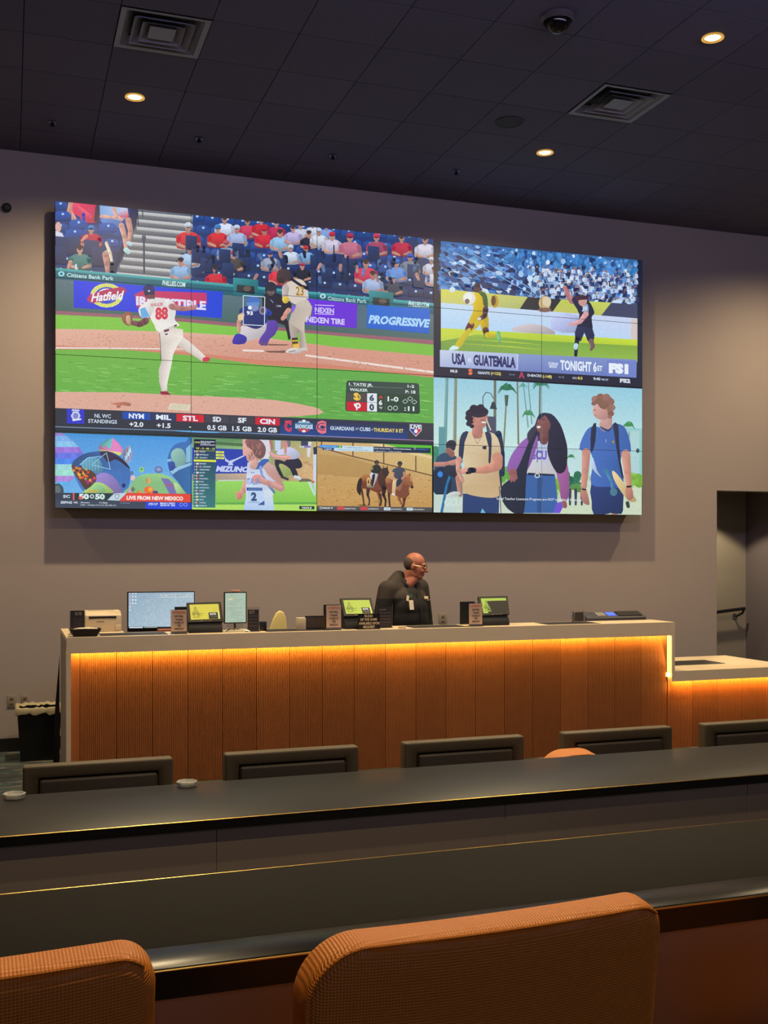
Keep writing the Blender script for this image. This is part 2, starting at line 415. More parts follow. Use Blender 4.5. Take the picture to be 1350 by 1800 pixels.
def strip(name, x0, x1, y, z, energy, parent, vertical=False, color=AMB, tilt=0):
    """an LED strip: its lit tape and the light it gives"""
    if vertical: o = box(name, LED, (x0 - .003, x0 + .003, y - .004, y + .004, z, x1), parent)
    else: o = box(name, LED, (x0, x1, y - .004, y + .004, z, z + .003), parent)
    ld = bpy.data.lights.new('led_light', 'AREA'); ld.shape = 'RECTANGLE'; ld.energy = energy; ld.color = color
    L = (x1 - z) if vertical else (x1 - x0)
    ld.size = L; ld.size_y = .012
    lo = bpy.data.objects.new('led_light', ld); COL.objects.link(lo); lo.parent = parent; off = wloc(parent)
    if vertical: lo.location = Vector((x0 - .006, y, (x1 + z) / 2)) - off; lo.rotation_euler = (0, R(90), 0)
    else: lo.location = Vector(((x0 + x1) / 2, y, z - .002)) - off; lo.rotation_euler = (tilt, 0, 0)
    return o
strip('led_strip', CX0 + .04, CX1 - .04, YC + .036, ZB + .012, 30, ctr, tilt=R(28))
# inner face of the right stone leg, the strip's light put in as glow
box('led_diffuser', LITSTONE, (CX1 - .036, CX1 - .0305, YC + .006, YF - .004, at(1178, 1184, YC).z, ZB + .01), ctr)  # glowing sheet for the lit leg face, not a diffuser
box('led_end', LED, (CX1 - .05, CX1 - .034, YC + .02, YF - .01, low0 + .04, low0 + .075), ctr)
ld = bpy.data.lights.new('led_light', 'AREA'); ld.shape = 'RECTANGLE'; ld.energy = 1.1; ld.color = (1, .56, .12); ld.size = .5; ld.size_y = .05  # light added beside the glowing leg face
lo = bpy.data.objects.new('led_light', ld); COL.objects.link(lo); lo.location = (CX1 - .04, YC + .04, low0 + .16); lo.rotation_euler = (0, R(78), 0)
lo.parent = ctr; lo.location -= wloc(ctr)
# black inlay mats on the ledge
for u0, u1, v in ((176, 300, 1117), (467, 588, 1110), (721, 830, 1103), (948, 1058, 1096)):
    x0, x1 = atz(u0, v, ZL).x, atz(u1, v, ZL).x
    MB().box(x0, x1, YC + .06, YC + .345, ZL, ZL + .001).build('counter_mat', MATB, ctr)
# dark tapered sheet standing in for a wall shadow at the counter's rear left corner
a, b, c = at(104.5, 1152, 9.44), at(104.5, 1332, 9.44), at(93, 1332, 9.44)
MB().prism([(a.x, a.z), (b.x, .004), (c.x, .004), (at(97, 1240, 9.44).x, at(97, 1240, 9.44).z)], .012, 'y', 9.425).build('shadow_wedge', DARKW, ctr)

# lower counter
LX1 = 7.08; LB = 9.52
lc = thing('low_counter', 'lower cream stone counter right of the high one, amber strip beneath', 'counter', ((CX1 + LX1) / 2, YC, 0))
zs = at(1187, 1198, YC).z
mb = MB().box(CX1 + .001, LX1, YC, LB, LOWZ - .03, LOWZ).box(CX1 + .001, LX1, YC, YC + .022, zs, LOWZ - .03)
mb.build('stone_top', STONE, lc)
box('stone_leg', STONE, (LX1 - .032, LX1, YC, LB, 0, LOWZ - .03), lc)
fb = LX1 - .034
for k in range(5): fluted(fx1 + .006 + (fb - fx1 - .006) * k / 5, fx1 + .006 + (fb - fx1 - .006) * (k + 1) / 5, 0, LOWZ - .03, lc)
strip('led_strip', CX1 + .004, LX1 - .04, YC + .036, zs + .012, 11.0, lc, color=(1, .50, .09), tilt=R(28))
MB().box(CX1 + .02, 6.57, 8.83, 9.17, LOWZ, LOWZ + .004, bev=.0015, seg=1).build('counter_mat', MATB, lc)

# staff desk behind the ledge
ZD = 1.08
sd = thing('staff_desk', 'staff desk hidden behind the high counter carrying printer and monitor', 'desk', (3, 8.83, 0))
box('worktop', DARKW, (CX0 + .475, CX1 - .05, 8.815, 9.12, ZD - .03, ZD), sd)
box('cabinet', DARKW, (CX0 + .54, CX1 - .1, 8.84, 9.10, 0, ZD - .03), sd)

# ---- items on and behind the ledge
# woven basket with papers
t = thing('woven_basket', 'small black woven basket with paper slips on the left counter corner', 'basket', (.545, 8.53, ZL))
c = (.545, 8.53)
def frustum(w0, d0, w1, d1, z0, z1, c):
    bm = bmesh.new(); rr = []
    for w_, d_, z in ((w0, d0, z0), (w1, d1, z1), (w1 - .012, d1 - .012, z1), (w0 - .012, d0 - .012, z0 + .008)):
        rr.append([bm.verts.new((c[0] + sx * w_ / 2, c[1] + sy * d_ / 2, z)) for sx, sy in ((-1, -1), (1, -1), (1, 1), (-1, 1))])
    for A, B in zip(rr, rr[1:]):
        for i in range(4): bm.faces.new((A[i], A[(i + 1) % 4], B[(i + 1) % 4], B[i]))
    bm.faces.new(rr[0]); bm.faces.new(rr[-1]); m_ = MB(); m_.bm.free(); m_.bm = bm; return m_
frustum(.17, .10, .235, .15, ZL, ZL + .058, c).build('basket_body', mat('black_wicker', (34, 30, 26), .6, noise=.5, nscale=150, bump=1, bscale=180), t)
for k in range(15):                # upright stakes of the weave
    x = -.105 + .21 * k / 14; xb = x * .74
    MB().tube([(c[0] + xb, c[1] - .053, ZL + .002), (c[0] + x, c[1] - .078, ZL + .060)], .0045, 6).build('wicker_stake', MATS['black_wicker'], t)
for k, (dx, rz, z) in enumerate(((-.02, .15, .062), (.03, -.2, .066), (.0, .5, .07))):
    o = tag(MB().box(c[0] + dx - .06, c[0] + dx + .06, c[1] - .04, c[1] + .04, ZL + z - .010, ZL + z - .007).spin(rz, (c[0], c[1], 0)).build('paper_slip', PAPER), ['lowest cream paper slip in the woven basket', 'middle paper slip in the woven basket, turned to the right', 'topmost paper slip on the pile in the woven basket'][k], 'paper', 'slips in the woven basket')
# printer
pa, pb = at(149, 1116, 8.95), at(213, 1071, 8.95)
t = thing('label_printer', 'cream box shaped printer with a dark top slot behind the counter', 'printer', ((pa.x + pb.x) / 2, 9.0, ZL))
z1 = at(180, 1077, 8.95).z
MB().prism([(8.93, ZL), (9.16, ZL), (9.16, z1 + .012), (9.00, z1 + .012), (8.93, z1 - .02)], pb.x - pa.x, 'x', pa.x).bevel(.006, 2).build('housing', CREAMP, t, smooth=True)
box('paper_slot', BLK, (pa.x + .03, pb.x - .04, 8.921, 8.94, z1 - .045, z1 - .028), t)
box('top_tray', BLK2, (pa.x + .03, pb.x - .05, 9.03, 9.05, z1 + .010, z1 + .0135), t)
box('nameplate', mat('grey_plate', (120, 108, 90), .4), (pa.x + .09, pa.x + .15, 8.927, 8.934, z1 - .075, z1 - .069), t)
box('seam_cover', CREAMP, (pb.x - .05, pb.x - .002, 8.924, 8.934, z1 - .14, z1 - .10), t, bev=.003)

# generic emissive pictures on small screens are built with the picture tools further down
def acrylic(u0, u1, v0, v1, Y, label, name='sign_holder', thick=.004, lean=0):
    """L shaped clear holder: upright pane, foot; returns thing and face corners"""
    a, b = at(u0, v1, Y), at(u1, v0, Y)
    t = thing(name, label, 'sign', ((a.x + b.x) / 2, Y, ZL))
    MB().box(a.x, b.x, Y, Y + thick, ZL, b.z, bev=.001, seg=1).build('acrylic_pane', GLASS, t)
    MB().box(a.x - .004, b.x + .004, Y - .012, Y + .06, ZL, ZL + .003, bev=.001, seg=1).build('acrylic_foot', GLASS, t)
    return t, a, b
def insert(t, a, b, Y, m, z0, z1, inset=.006, nm='insert'):
    return box(nm, m, (a.x + inset, b.x - inset, Y - .003, Y - .001, z0, z1), t)
# dark sign holder beside the printer
DARKINS = mat('dark_printed_insert', (38, 34, 38), .6); TANINS = mat('tan_insert', (196, 168, 142), .6)
GREYINK = mat('grey_print', (150, 140, 130), .8); BAND = mat('blue_grey_band', (84, 84, 90), .6)
t, a, b = acrylic(121, 151, 1072, 1116, 8.70, 'clear holder with a dark printed sheet behind the woven basket')
insert(t, a, b, 8.70, DARKINS, ZL + .01, b.z - .004, .01)
sign_text('lettering', [('ELITE', .35, .8, .80, .11)] + [('- ---- ------ ---', .2, .85, .62 - .09 * k, .035) for k in range(6)], GREYINK, t, (a.x + .01, 8.6965, ZL), (b.x - a.x - .02, 0, 0), (0, 0, b.z - ZL))
# attention signs
def attention(u0, u1, v0, v1, Y, label):
    t, a, b = acrylic(u0, u1, v0, v1, Y, label)
    insert(t, a, b, Y, TANINS, ZL + .022, b.z - .003, .003)
    insert(t, a, b, Y, BAND, ZL + .004, ZL + .022, .003, 'footer_band')
    o, ex, ez = (a.x + .003, Y - .0035, ZL), (b.x - a.x - .006, 0, 0), (0, 0, b.z - ZL)
    sign_text('heading', [('ATTENTION', .09, .91, .84, .075)], REDINK, t, o, ex, ez)
    sign_text('lettering', [('WE WILL', .2, .8, .68, .085), ('THANK', .26, .76, .55, .085), ('YOURS AT', .17, .83, .42, .085), ('THE', .38, .62, .30, .085), ('WINDOW', .2, .8, .17, .085)], INK, t, o, ex, ez)
    return t
attention(300, 329, 1071, 1112, 8.50, 'tan ATTENTION notice in a clear holder beside the blue monitor')
attention(573, 600, 1063, 1104, 8.50, 'tan ATTENTION notice in a clear holder left of the standing man')
attention(824, 848, 1060, 1101, 8.50, 'tan ATTENTION notice in a clear holder right of the standing man')
# dark menu sheets in clear holders
def menu(u0, u1, v0, v1, Y, label, head):
    t, a, b = acrylic(u0, u1, v0, v1, Y, label)
    insert(t, a, b, Y, DARKINS, ZL + .006, b.z - .02, .006)
    rows = [(head, .15, .6, .74, .13)] + [('---- --- ----', .15, .88, .62 - .13 * k, .06) for k in range(4)]
    sign_text('lettering', rows, GREYINK, t, (a.x + .006, Y - .0035, ZL), (b.x - a.x - .012, 0, 0), (0, 0, b.z - ZL))
menu(434, 456, 1067, 1108, 8.55, 'dark printed sheet in a clear holder right of the lit tablet', 'ELITE')
menu(662, 690, 1062, 1103, 8.60, 'dark printed sheet in a clear holder in front of the man', '-----')
# black rules sign
t, a, b = acrylic(629, 668, 1078, 1105, 8.49, 'black RULES OF THE GAME sign in front of the middle customer screen')
insert(t, a, b, 8.49, mat('black_sign', (14, 13, 12), .5), ZL + .004, b.z - .001, .001, 'sign_face')
sign_text('lettering', [('RULES', .3, .66, .78, .16), ('OF THE GAME', .1, .86, .55, .16), ('AVAILABLE UPON', .04, .96, .31, .16), ('REQUEST', .24, .76, .08, .16)], CREAMINK, t, (a.x, 8.487, ZL), (b.x - a.x, 0, 0), (0, 0, b.z - ZL))
# small block by the dark sheet, box and dark card by the office chair, small cards
box('card_reader', BLK, (at(457, 1107, 8.6).x, at(469, 1107, 8.6).x, 8.6, 8.66, ZL, at(460, 1093, 8.6).z), bev=.004)
tag(bpy.data.objects['card_reader'], 'small black box right of the dark sheet and the lit tablet', 'box')
a, b = at(524, 1106, 8.62), at(538, 1086, 8.62)
tag(box('paper_stack_box', CREAMP, (a.x, b.x, 8.62, 8.70, ZL, b.z), bev=.003), 'small pale box at the left end of the dark card left of the second notice', 'box')
a, b = at(537, 1106, 8.64), at(574, 1082, 8.64)
t = thing('card_display', 'low dark picture card standing between pale box and second notice', 'sign', ((a.x + b.x) / 2, 8.64, ZL))
MB().box(a.x, b.x, 8.64, 8.655, ZL, b.z, bev=.002, seg=1).build('frame', BLK2, t)
box('printed_face', mat('dark_photo_print', (74, 62, 52), .5, noise=.5, nscale=14), (a.x + .012, b.x - .012, 8.637, 8.6405, ZL + .012, b.z - .012), t)
p = at(708, 1104, 8.47)
tag(MB().box(p.x - .028, p.x + .028, 8.46, 8.51, ZL, ZL + .022, bev=.004).build('card_box', CREAMP), 'tiny pale box on the counter front edge below the man', 'box')
# clear box with papers, card terminal
a, b = at(1009, 1092, 8.7), at(1027, 1074, 8.7)
t = thing('leaflet_box', 'small clear box of leaflets left of the desk terminal', 'box', ((a.x + b.x) / 2, 8.72, ZL))
frustum(b.x - a.x, .05, b.x - a.x, .05, ZL, b.z, ((a.x + b.x) / 2, 8.72)).build('clear_box', GLASS, t)
o = MB().box(a.x + .008, b.x - .008, 8.705, 8.735, ZL + .009, b.z - .008).build('leaflet_pack', mat('leaflet', (150, 130, 105), .7, noise=.4, nscale=60), t)
a, b = at(1028, 1092, 8.88), at(1131, 1075, 8.88)
t = thing('desk_terminal', 'flat grey desk terminal with a small blue display at the counter right', 'machine', ((a.x + b.x) / 2, 8.92, ZD))
MB().prism([(8.83, ZD), (9.01, ZD), (9.01, b.z - .006), (8.95, b.z), (8.83, b.z - .046)], b.x - a.x, 'x', a.x).bevel(.006, 2).build('housing', mat('dark_grey_plastic', (62, 60, 64), .45), t, smooth=True)
def wedgez(y): return b.z - .046 + (y - 8.83) / .12 * .046
def panel_on(name, m, fx0_, fx1_, y0, y1, lift):
    bm = bmesh.new(); off = wloc(t); x0_, x1_ = a.x + (b.x - a.x) * fx0_, a.x + (b.x - a.x) * fx1_
    V = [bm.verts.new(Vector((x, y, wedgez(y) + l)) - off) for l in (-.002, lift) for x, y in ((x0_, y0), (x1_, y0), (x1_, y1), (x0_, y1))]
    for f in ((0, 1, 2, 3), (4, 5, 6, 7), (0, 1, 5, 4), (1, 2, 6, 5), (2, 3, 7, 6), (3, 0, 4, 7)): bm.faces.new([V[i] for i in f])
    bmesh.ops.recalc_face_normals(bm, faces=bm.faces); me = bpy.data.meshes.new(name); bm.to_mesh(me); bm.free(); link(name, me, m, t)
panel_on('display', mat('blue_display', (60, 90, 220), .3, emit=(70, 105, 225), es=.8), .38, .52, 8.865, 8.93, .006)
panel_on('key_pad', mat('grey_keys', (120, 118, 112), .6), .2, .35, 8.86, 8.93, .006)
panel_on('paper_cover', BLK2, .56, .95, 8.855, 8.942, .008)

# blue desk monitor: standing on the staff desk
ma, mb_ = at(224, 1111, 8.95), at(342.5, 1039, 8.95)
mon = thing('computer_monitor', 'large computer monitor with pale blue desktop behind the counter', 'monitor', ((ma.x + mb_.x) / 2, 9.0, ZD))
MB().box(ma.x, mb_.x, 8.95, 8.985, ma.z, mb_.z, bev=.004).build('housing', BLK, mon, smooth=True)
MB().tube([((ma.x + mb_.x) / 2, 9.0, ZD + .01), ((ma.x + mb_.x) / 2, 9.0, (ma.z + mb_.z) / 2)], .02, 10).build('stand_post', BLK, mon, smooth=True)
MB().lathe([(.11, 0), (.11, .008), (.03, .014)], ((ma.x + mb_.x) / 2, 9.0, ZD), 28).build('stand_base', BLK, mon, smooth=True)
box('arm_joint', BLK2, ((ma.x + mb_.x) / 2 - .04, (ma.x + mb_.x) / 2 + .04, 8.98, 9.01, (ma.z + mb_.z) / 2 - .04, (ma.z + mb_.z) / 2 + .04), mon)
a, b = at(292, 1111, 8.84), at(326, 1104, 8.84)
# brown folder edge between monitor and notice
tag(MB().box(at(276, 1112, 8.86).x, at(308, 1112, 8.86).x, 8.825, 8.875, ZD, at(290, 1105, 8.86).z, bev=.012).build('brown_box', mat('terracotta', (150, 86, 56), .6)), 'small terracotta box below the blue monitor beside the notice', 'box')

# customer displays: tilted black tablet on a wide base
def pos(us, label, hue, backflap):
    """us: screen corners tl, tr, br, bl in the picture, and the base's left, right and bottom"""
    (tl, tr, br, bl), Yt = us, 8.66
    P = [at(*p, y) for p, y in zip((tl, tr, br, bl), (8.68, 8.68, 8.58, 8.58))]
    cx = sum(p.x for p in P) / 4
    t = thing('customer_display', label, 'screen', (cx, 8.62, ZL))
    n = (P[1] - P[0]).cross(P[3] - P[0]).normalized()
    if n.y > 0: n = -n
    off = wloc(t)
    def slab(name, q, m, f0, f1, gx=0, gz=0):
        ex, ez = (q[1] - q[0]).normalized() * gx, (q[0] - q[3]).normalized() * gz
        Q = [q[0] - ex + ez, q[1] + ex + ez, q[2] + ex - ez, q[3] - ex - ez]
        bm = bmesh.new(); V = [bm.verts.new(p + n * f - off) for f in (f0, f1) for p in Q]
        for f in ((0, 1, 2, 3), (4, 5, 6, 7), (0, 1, 5, 4), (1, 2, 6, 5), (2, 3, 7, 6), (3, 0, 4, 7)): bm.faces.new([V[i] for i in f])
        bmesh.ops.recalc_face_normals(bm, faces=bm.faces); me = bpy.data.meshes.new(name); bm.to_mesh(me); bm.free(); return link(name, me, m, t)
    slab('housing', P, BLK2, -.022, -.001, .022, .022)
    x0, x1 = P[3].x - .02, P[2].x + .012
    MB().prism([(8.545, ZL), (8.75, ZL), (8.75, ZL + .15), (8.66, P[0].z - .03), (8.60, P[3].z - .01), (8.555, ZL + .05)], x1 - x0, 'x', x0).bevel(.006, 2).build('base', BLK2, t, smooth=True)
    box('rear_flap', BLK2, (x0 + backflap[0], x0 + backflap[1], 8.765, 8.775, ZL, P[0].z + backflap[2]), t)
    return t, P, n, cx
POS = []
POS = []
def add_pos(c4, label, flap):
    POS.append(pos(c4, label, None, flap))
add_pos(((333, 1063), (384, 1061.5), (387.5, 1088), (335.5, 1089.5)), 'black customer display with a yellow picture, right of the blue monitor', (-.08, .1, -.02))
add_pos(((603, 1055), (649, 1054.5), (654, 1078), (608.5, 1079)), 'black customer display with a yellow green picture, left of the man', (-.12, .02, -.04))
add_pos(((845, 1052), (889, 1051), (891, 1075.5), (850, 1078)), 'black customer display with a yellow green picture, right of the man', (-.12, .02, -.03))

# portrait tablet on chrome stand with clear base
ta, tb = at(393.5, 1096.5, 8.58), at(434, 1040, 8.58)
tab = thing('portrait_tablet', 'upright lit tablet showing a white page on a chrome foot', 'tablet', ((ta.x + tb.x) / 2, 8.6, ZL))
MB().box(ta.x, tb.x, 8.58, 8.594, ta.z, tb.z, bev=.006).build('housing', BLK, tab, smooth=True)
xc = (ta.x + tb.x) / 2
box('clear_block', GLASS, (ta.x + .03, tb.x - .03, 8.60, 8.625, ZL, ta.z + .01), tab)
MB().tube([(xc - .10, 8.50, ZL + .008), (xc - .05, 8.56, ZL + .022), (xc, 8.60, ZL + .026), (xc + .05, 8.56, ZL + .022), (xc + .10, 8.50, ZL + .008)], .006, 8).build('chrome_foot', CHROME, tab, smooth=True)
MB().tube([(xc, 8.60, ZL + .01), (xc, 8.60, ta.z + .02)], .01, 8).build('post', CHROME, tab, smooth=True)
box('top_clip', mat('salmon_clip', (205, 150, 120), .5), (xc - .035, xc + .035, 8.576, 8.6, tb.z - .002, tb.z + .014), tab, bev=.003)

# cream office chair back behind the desk
oc = thing('office_chair', 'cream pointed chair back rising behind the desk left of the man', 'chair', (at(489, 1090, 9.5).x, 9.55, 0))
p0 = at(489, 1090, 9.5); OCM = mat('cream_upholstery', (205, 190, 120), .7)
prof = [(474, 1112), (476, 1102), (481, 1088), (487, 1077), (493, 1073.5), (499, 1076), (503, 1085), (504.5, 1098), (505, 1112)]
pts = [(at(u, v, 9.5).x, at(u, v, 9.5).z) for u, v in prof]; zl = pts[0][1]
pts = [(pts[0][0] - .03, zl - .45)] + pts + [(pts[-1][0] + .03, zl - .45)]
MB().prism(pts, .05, 'y', 9.5).bevel(.014, 3, 60).build('backrest', OCM, oc, smooth=True)
MB().box(p0.x - .22, p0.x + .22, 9.50, 9.92, .46, .54, bev=.025, seg=3).build('seat', OCM, oc, smooth=True)
MB().tube([(p0.x, 9.56, .40), (p0.x, 9.53, .70)], .022).build('back_post', BLK, oc, smooth=True)
MB().tube([(p0.x, 9.7, .08), (p0.x, 9.7, .46)], .028).build('gas_post', CHROME, oc, smooth=True)
for k in range(5):
    q = 2 * math.pi * k / 5 + .3
    l = MB().tube([(p0.x, 9.7, .10), (p0.x + .27 * math.cos(q), 9.7 + .27 * math.sin(q), .07)], [.024, .016]).build('base_arm', BLK, oc, smooth=True)
    MB().ball((p0.x + .27 * math.cos(q), 9.7 + .27 * math.sin(q), .03), .03, 10).build('caster', BLK2, l, smooth=True) 

# waste bin with white liner
ba, bb = at(30, 1243, 9.75), at(104, 1240, 9.75)
bx0, bx1, bz = ba.x, bb.x + .02, ba.z - .01
t = thing('waste_bin', 'black waste bin with a white liner rim left of the counter', 'bin', ((bx0 + bx1) / 2, 9.9, 0))
cxb, wb = (bx0 + bx1) / 2, bx1 - bx0
frustum(wb * .84, .26, wb, .33, 0, bz - .02, (cxb, 9.9)).build('bin_body', mat('black_bin', (16, 16, 16), .35), t)
LINER = mat('white_liner', (150, 140, 112), .5, bump=.6, bscale=30)
bm = bmesh.new(); rr = []
N = 48
for (k, (grow, z)) in enumerate(((.012, bz - .055), (.016, bz - .01), (.004, bz + .002), (-.02, bz - .02))):
    ring = []
    for i in range(N):
        q = 2 * math.pi * i / N; c_, s_ = math.cos(q), math.sin(q); m_ = max(abs(c_), abs(s_))
        jit = .006 * math.sin(i * 2.7 + k) + .004 * math.sin(i * 5.1)
        ring.append(bm.verts.new((cxb - t.location.x + c_ / m_ * (wb / 2 + grow), s_ / m_ * (.165 + grow), z + (jit if k != 1 else jit * .3) - (0.012 * math.sin(i * 1.3) if k == 0 else 0))))
    rr.append(ring)
for A, B in zip(rr, rr[1:]):
    for i in range(N): bm.faces.new((A[i], A[(i + 1) % N], B[(i + 1) % N], B[i]))
bmesh.ops.recalc_face_normals(bm, faces=bm.faces); me = bpy.data.meshes.new('bin_liner'); bm.to_mesh(me); bm.free(); me.shade_smooth(); link('bin_liner', me, LINER, t)

# ------------------------------------------------------------------ race book desks
def desk(name, label, yf, yb, z, zf, x0, x1, topm, split=None):
    t = thing(name, label, 'desk', ((x0 + x1) / 2, yf, zf))
    if split:
        MB().box(x0, x1, yf + split, yb, z - .035, z, bev=.006, seg=2).build('desktop', topm, t, smooth=True)
        MB().box(x0, x1, yf + .004, yf + split, z - .035, z, bev=.002, seg=2).build('polished_nosing', GLOSSB, t, smooth=True)
    else:
        MB().box(x0, x1, yf + .004, yb, z - .035, z, bev=.005, seg=2).build('desktop', topm, t, smooth=True)
    box('edge_band', EDGE, (x0, x1, yf, yf + .004, z - (.058 if split else .042), z - .004), t)
    MB().tube([(x0, yf + .0005, z - .0035), (x1, yf + .0005, z - .0035)], .0025, 6).build('edge_trim', TRIMM, t, smooth=True)
    if split: MB().tube([(x0, yb - .004, z - .002), (x1, yb - .004, z - .002)], .003, 6).build('rear_trim', TRIMM, t, smooth=True)
    W = 1.25; k = 0; x = x0 + .02
    while x < x1 - .1:
        box('front_panel', GREYP, (x + .001, min(x + W, x1 - .02) - .001, yf + .03, yf + .05, zf, z - .036), t, bev=.0015, seg=1); x += W
    return t
ZA, YA = EYE - 1.05, 4.20
da = desk('long_desk', 'long charcoal desk with black edge running across below the dark chairs', YA, 4.88, ZA, 0, -3.0, 6.6, TOPA)
ZBD = EYE - .80
db = desk('near_desk', 'nearest dark brown desk with thin brass edge behind the orange stools', 2.083, 2.665, ZBD, .25, -2.4, 4.2, TOPB, split=.118)

# clear ashtrays on the far edge of the long desk
def ashtray(x, y, label):
    t = thing('glass_ashtray', label, 'ashtray', (x, y, ZA), 'clear ashtrays on the long desk')
    MB().lathe([(.040, 0), (.048, .020), (.044, .023), (.036, .011), (.002, .008)], (x, y, ZA), 8).build('tray', mat('ashtray_glass', (235, 235, 225), .08, trans=.55, ior=1.45), t)
    MB().lathe([(.02, .0085), (.02, .0105)], (x, y, ZA), 12).build('base_disc', CHROME, t)
ashtray(.745, 4.825, 'small clear glass ashtray on the long desk between first and second dark chairs')
ashtray(.02, 4.825, 'clear glass ashtray on the long desk at the left frame edge')

# dark armless chairs beyond the long desk
LEA = mat('dark_brown_leather', (80, 69, 47), .55, noise=.2, nscale=60, bump=.25, bscale=350, spec=.4)
LEA2 = mat('dark_brown_leather_pad', (62, 54, 40), .5, noise=.2, nscale=60, bump=.25, bscale=350, spec=.4)
YCH, ZT, CW = 5.15, .836, .675
def dark_chair():
    x = 0.; y = YCH
    t = thing('lounge_chair', '', 'chair', (x, y, 0), 'dark framed chairs in a row beyond the long desk')
    h = CW / 2
    # hollow back frame: outer rounded loop
    MB().prism([(-h, .30), (-h, ZT), (h, ZT), (h, .30), (h - .07, .30), (h - .07, ZT - .058), (-h + .07, ZT - .058), (-h + .07, .30)], .075, 'y', y).bevel(.012, 3).build('back_frame', LEA, t, smooth=True)
    MB().box(-h + .06, h - .06, y + .052, y + .070, .32, ZT - .04, bev=.004, seg=1).build('back_panel', BLK2, t)
    MB().box(-h + .073, h - .073, y - .014, y + .05, .42, ZT - .064, bev=.012, seg=3).build('back_pad', LEA2, t, smooth=True)
    MB().box(-h + .02, h - .02, y + .076, y + .56, .34, .45, bev=.03, seg=3).build('seat', LEA2, t, smooth=True)
    MB().box(-h + .03, h - .03, y + .08, y + .54, .28, .338, bev=.006, seg=1).build('seat_frame', LEA, t)
    for sx in (-1, 1):
        for yy in (y + .05, y + .52):
            MB().tube([(sx * (h - .05), yy, 0), (sx * (h - .05), yy, .30)], [.016, .022], 8).build('leg', DARKW, t, smooth=True)
    return t
first = dark_chair()
names = ['leftmost dark framed chair, its back below the counter left end', 'second dark chair from the left beyond the long desk', 'middle dark chair beyond the long desk, below the standing man',
         'fourth dark chair from the left, orange pad at its left foot', 'dark chair cut by the right frame edge below the low counter']
xs = [(at(35, 1360, YCH).x + at(309, 1341, YCH).x) / 2, (at(392, 1328, YCH).x + at(635, 1312, YCH).x) / 2, (at(709, 1309, YCH).x + at(925, 1297, YCH).x) / 2, (at(989, 1290, YCH).x + at(1186, 1281, YCH).x) / 2, at(1240, 1272, YCH).x + CW / 2]
for k in range(5):
    o = first if k == 0 else copy_tree(first)
    o.location.x = xs[k]; o['label'] = names[k]

# orange woven leather stools
def weave_material():
    m = mat('orange_woven_leather', (196, 116, 36), .4, noise=.12, nscale=60, spec=.5)
    nt = m.node_tree; b = nt.nodes['Principled BSDF']; tc = nt.nodes.new('ShaderNodeTexCoord')
    sx = nt.nodes.new('ShaderNodeSeparateXYZ'); nt.links.new(tc.outputs['Object'], sx.inputs[0])
    def M(op, a, b_=None):
        n = nt.nodes.new('ShaderNodeMath'); n.operation = op
        for i, q in enumerate((a, b_)):
            if q is None: continue
            if isinstance(q, (int, float)): n.inputs[i].default_value = q
            else: nt.links.new(q, n.inputs[i])
        return n.outputs[0]
    v = M('SUBTRACT', sx.outputs['Z'], sx.outputs['Y'])
    K = 2 * math.pi / .0105
    a1 = M('SINE', M('MULTIPLY', M('ADD', sx.outputs['X'], v), K)); a2 = M('SINE', M('MULTIPLY', M('SUBTRACT', sx.outputs['X'], v), K))
    h = M('MULTIPLY', a1, a2)
    bp = nt.nodes.new('ShaderNodeBump'); bp.inputs['Strength'].default_value = .75; bp.inputs['Distance'].default_value = .001
    nt.links.new(h, bp.inputs['Height']); nt.links.new(bp.outputs[0], b.inputs['Normal'])
    return m
WEAVE = weave_material()
